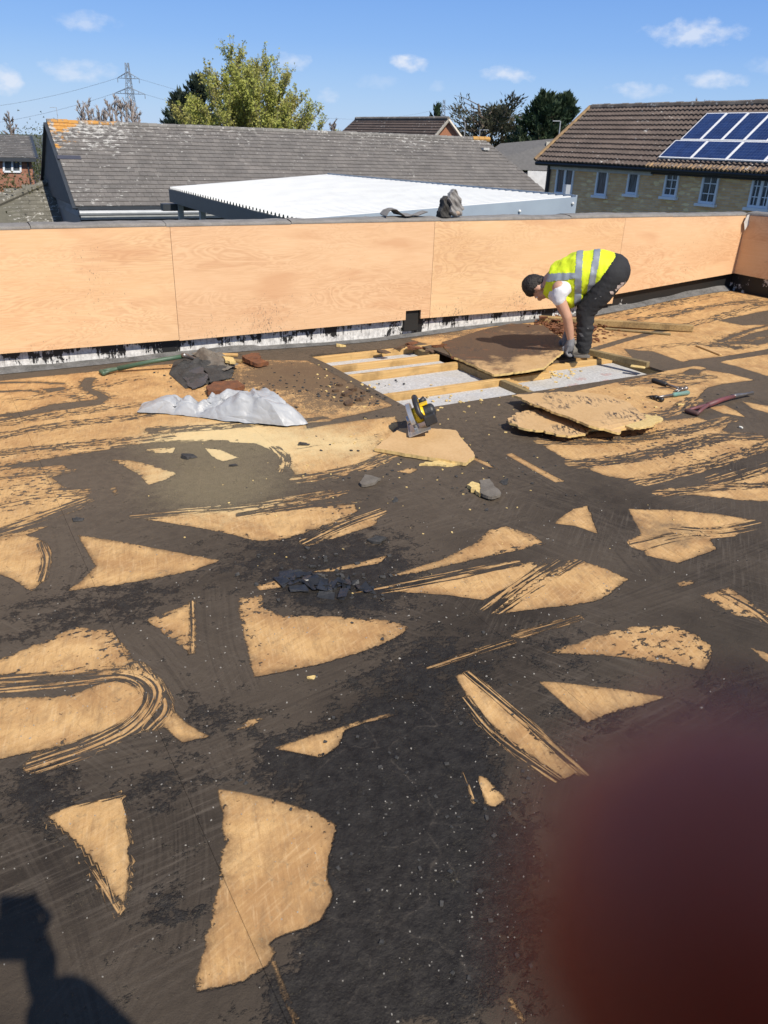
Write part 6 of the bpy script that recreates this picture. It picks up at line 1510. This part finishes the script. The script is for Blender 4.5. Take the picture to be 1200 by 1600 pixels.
# faint black print on the back
mb = MB(); r6 = random.Random(8)
M_SHIRT = simple('white t-shirt', (.70, .70, .71), (.58, .58, .60), 9, .85, bump=.4, bscale=25)
mb = MB()
for o in (-.178, .178): chain(mb, [wz(432, 298, o*.82), wz(414, 318, o*1.03), wz(406, 340, o*1.06), wz(406, 358, o*1.06)], [.074, .069, .062, .058])
chain(mb, [wz(400, 330, -.05), wz(440, 300, .0)], [.10, .11], LAT, 1.2)
remesh(mb, .009, 't_shirt', M_SHIRT, wk, 3)
# belt line
mb = MB(); chain(mb, [wz(655, 224), wz(676, 227)], [.147, .149], LAT, 1.13); belt = remesh(mb, .010, 'belt', simple('red waistband', (.45, .05, .03), None, 6), wk, 3)
# safety shoes
M_SHOE = simple('grey safety shoe', (.26, .24, .21), (.15, .14, .125), 14, .75, bump=.4); M_SOLE = simple('shoe sole', (.13, .12, .11), None, 9, .7)
fdir = wz(400, 715)-wz(570, 715); fdir[2] = 0; fdir /= np.linalg.norm(fdir)
for o in (-.105, .105):
    heel = G(760+563/3.53, 360+703/3.53)+hv*(0 if o < 0 else .2); heel[2] = .0
    if o < 0: z0 = .002
    else: z0 = .002
    mb = MB(); chain(mb, [heel+fdir*.045+[0, 0, .06], heel+fdir*.12+[0, 0, .055], heel+fdir*.20+[0, 0, .043], heel+fdir*.265+[0, 0, .037]], [.046, .047, .040, .036], hv, .92)
    chain(mb, [heel+fdir*.05+[0, 0, .06], heel+fdir*.055+[0, 0, .125]], [.045, .048])
    def flatten(co): co[:, 2] = np.maximum(co[:, 2], .012); return co
    sh_ = remesh(mb, .007, 'shoe', M_SHOE, wk, 3, flatten)
    mb = MB(); L_ = [heel-fdir*.006+hv*a*b for a, b in ((1, 0),)]; pts = []
    for k in range(20):
        a = 2*math.pi*k/20; q = fdir*(.145+.158*math.cos(a))+hv*(.047*math.sin(a)*(1+.12*math.cos(a))); pts.append(heel+q+[0, 0, .026])
    mb.prism(pts, .024); so = mb.build('sole', M_SOLE, wk, bevel=.003); so.parent = sh_
# gloves with five fingers closed on the board edge
M_GLV = simple('grey work glove', (.20, .20, .21), (.13, .13, .14), 20, .85, bump=.4)
for o, dx in ((-.126, 0), (.126, -26)):
    w0 = wz(469+dx, 588, o); kn = wz(460+dx, 632, o); mb = MB(); chain(mb, [w0, w0*.4+kn*.6, kn], [.034, .040, .036], hv, 1.05)
    for k in range(4):
        b0 = kn+hv*(-.030+.020*k)+fdir*.008; l = (.034, .040, .038, .030)[k]
        chain(mb, [b0, b0+fdir*.012+[0, 0, -l], b0-fdir*.012+[0, 0, -l-.026], b0-fdir*.034+[0, 0, -l-.024]], [.0115, .0105, .0098, .009], seg=8, rings=6)
    tb = w0*.35+kn*.65+fdir*.030; chain(mb, [tb-fdir*.012, tb+fdir*.022+[0, 0, -.026], tb+fdir*.016+[0, 0, -.056]], [.014, .0125, .010], seg=8, rings=6)
    remesh(mb, .0045, 'glove', M_GLV, wk, 2)
def patch(o, spots_, name, mat, lift=.003):
    bm = bmesh.new(); bm.from_mesh(o.data); off = np.array(WL[o.name]); C_ = [(np.array(wz(x, y, -.12)), r_) for x, y, r_ in spots_]
    def ok(c): 
        if np.dot(c-FP, hv) > -.02: return False
        for q, r_ in C_:
            d = c-q; d = d-hv*np.dot(d, hv)
            if np.linalg.norm(d*[1, 1, 1.2]) < r_*(1+.45*math.sin(c[2]*160+c[0]*90)): return True
        return False
    bmesh.ops.delete(bm, geom=[f_ for f_ in bm.faces if not ok(np.array(f_.calc_center_median())+off)], context='FACES'); bm.normal_update()
    for v in bm.verts: v.co += v.normal*lift
    me = bpy.data.meshes.new(name); bm.to_mesh(me); bm.free(); me.materials.append(mat); ob = bpy.data.objects.new(name, me); COL.objects.link(ob); ob.parent = o; WL[ob.name] = WL[o.name]
patch(tro, [(742, 288, .024), (724, 302, .02), (692, 322, .015), (752, 280, .014)], 'torn_patch', M_TORN)
patch(tro, [(525, 545, .013), (530, 560, .010), (605, 352, .007), (632, 340, .006), (560, 520, .006)], 'paint_mark', simple('dried paint', (.16, .16, .16), (.07, .07, .07), 60, .9), .002)

# ---- the person taking the photograph
FH = np.array([F[0], F[1], 0]); FH /= np.linalg.norm(FH); RH = np.array([R[0], R[1], 0]); RH /= np.linalg.norm(RH)
def cm(a, b, c): return CAM+R*a+U*b+F*c
G0 = CAM-FH*.42-RH*.02; G0[2] = 0
def ph(a, f, z): return G0+RH*a+FH*f+np.array([0, 0, z])
pg = thing('person', G0, 'person taking the photo, only a blurred fingertip over the lens and a shadow in view', 'person')
M_SKIN2 = NT('finger skin'); M_SKIN2.col((.50, .085, .032)); M_SKIN2.rough(.5); M_SKIN2.b.inputs['Subsurface Weight'].default_value = .2; M_SKIN2.b.inputs['Subsurface Radius'].default_value = (1., .25, .12); M_SKIN2.b.inputs['Subsurface Scale'].default_value = .006; M_SKIN2 = M_SKIN2.m
mb = MB()
chain(mb, [ph(0, 0, .95), ph(0, 0, 1.2), ph(0, 0, 1.42)], [.13, .14, .13], RH, 1.25)
chain(mb, [ph(0, 0, 1.45), ph(0, .02, 1.56)], [.06, .055]); mb.sphere(ph(0, .03, 1.66), (.085, .1, .115), np.column_stack([RH, FH, [0, 0, 1.]])); mb.sphere(ph(0, .12, 1.63), (.018, .02, .025))
for s_ in (-1, 1): chain(mb, [ph(.09*s_, 0, .92), ph(.11*s_, .02, .5), ph(.12*s_, 0, .08)], [.10, .07, .05])
wr = cm(.055, -.17, -.035)
chain(mb, [ph(.18, 0, 1.42), ph(.50, .08, 1.22), wr], [.062, .048, .030]); 
palm = cm(.032, -.098, -.004); chain(mb, [wr, cm(.042, -.13, -.015), palm], [.029, .036, .026])
# index finger lies across the lens; the others wrap behind the phone, thumb on its edge
chain(mb, [cm(.034, -.078, .008), cm(.046, -.052, .024), cm(.030, -.034, .0255), cm(.0106, -.0124, .0230)], [.0105, .0098, .0092, .0083])
for k, b in enumerate((-.088, -.108, -.126)):
    chain(mb, [cm(.032, b, .008), cm(.012, b-.002, .019), cm(-.016, b-.004, .013)], [.0100, .0090, .0078])
chain(mb, [cm(.036, -.100, -.014), cm(.033, -.045, -.016), cm(.027, .014, -.0135)], [.0150, .0135, .0115])  # unseen thumb, stretched up the edge to keep sun off the fingertip
wl = cm(-.085, -.15, -.035); chain(mb, [ph(-.18, 0, 1.42), ph(-.40, .10, 1.22), wl], [.062, .048, .030]); chain(mb, [wl, cm(-.082, -.11, -.02), cm(-.078, -.085, -.006)], [.029, .034, .026])
for k, b in enumerate((-.06, -.08, -.10, -.12)): chain(mb, [cm(-.078, b, -.004), cm(-.066, b, .012), cm(-.045, b-.002, .012)], [.0105, .0095, .0085])
chain(mb, [cm(-.075, -.10, -.022), cm(-.062, -.065, -.026), cm(-.048, -.045, -.022)], [.013, .011, .009])
remesh(mb, .0042, 'body', M_SKIN2, pg, 3)
mb = MB(); chain(mb, [ph(0, 0, .92), ph(0, 0, 1.2), ph(0, 0, 1.42)], [.155, .165, .15], RH, 1.25)
for s_ in (-1, 1): chain(mb, [ph(.18*s_, 0, 1.42), ph((.50 if s_ > 0 else .40)*s_, .09, 1.22), (wr if s_ > 0 else wl)*.85+ph(.42*s_, .10, 1.22)*.15], [.11, .105, .08])
remesh(mb, .015, 'jacket', simple('dark work top', (.06, .06, .065)), pg, 3)
mb = MB()
for s_ in (-1, 1): chain(mb, [ph(.09*s_, 0, .95), ph(.11*s_, .02, .5), ph(.12*s_, 0, .06)], [.125, .09, .07])
remesh(mb, .015, 'trousers', M_TROU, pg, 3)
mb = MB(); mb.sphere(ph(0, .01, 1.69), (.095, .11, .105), np.column_stack([RH, FH, [0, 0, 1.]]), 16, 10); remesh(mb, .01, 'hair', M_HAIR, pg, 2)
for s_ in (-1, 1):
    mb = MB(); mb.sphere(ph(.12*s_, .06, .05), (.05, .13, .05), np.column_stack([RH, FH, [0, 0, 1.]])); mb.build('shoe', M_SHOE, pg, smooth=True)
pc = cm(-.022, -.06, -.0055)
phn = thing('phone', pc, 'phone held up by the photographer, seen only as part of the shadow', 'phone')
MP = np.column_stack([R, U, -F])
mb = MB(); mb.box(pc, (.072, .147, .0075), MP); mb.build('case', simple('black phone case', (.02, .02, .02), None, 5, .5), phn, bevel=.0015)
mb = MB(); mb.box(pc-F*.0041, (.066, .14, .0004), MP); mb.build('screen', simple('phone glass', (.01, .01, .012), None, 5, .1), phn)
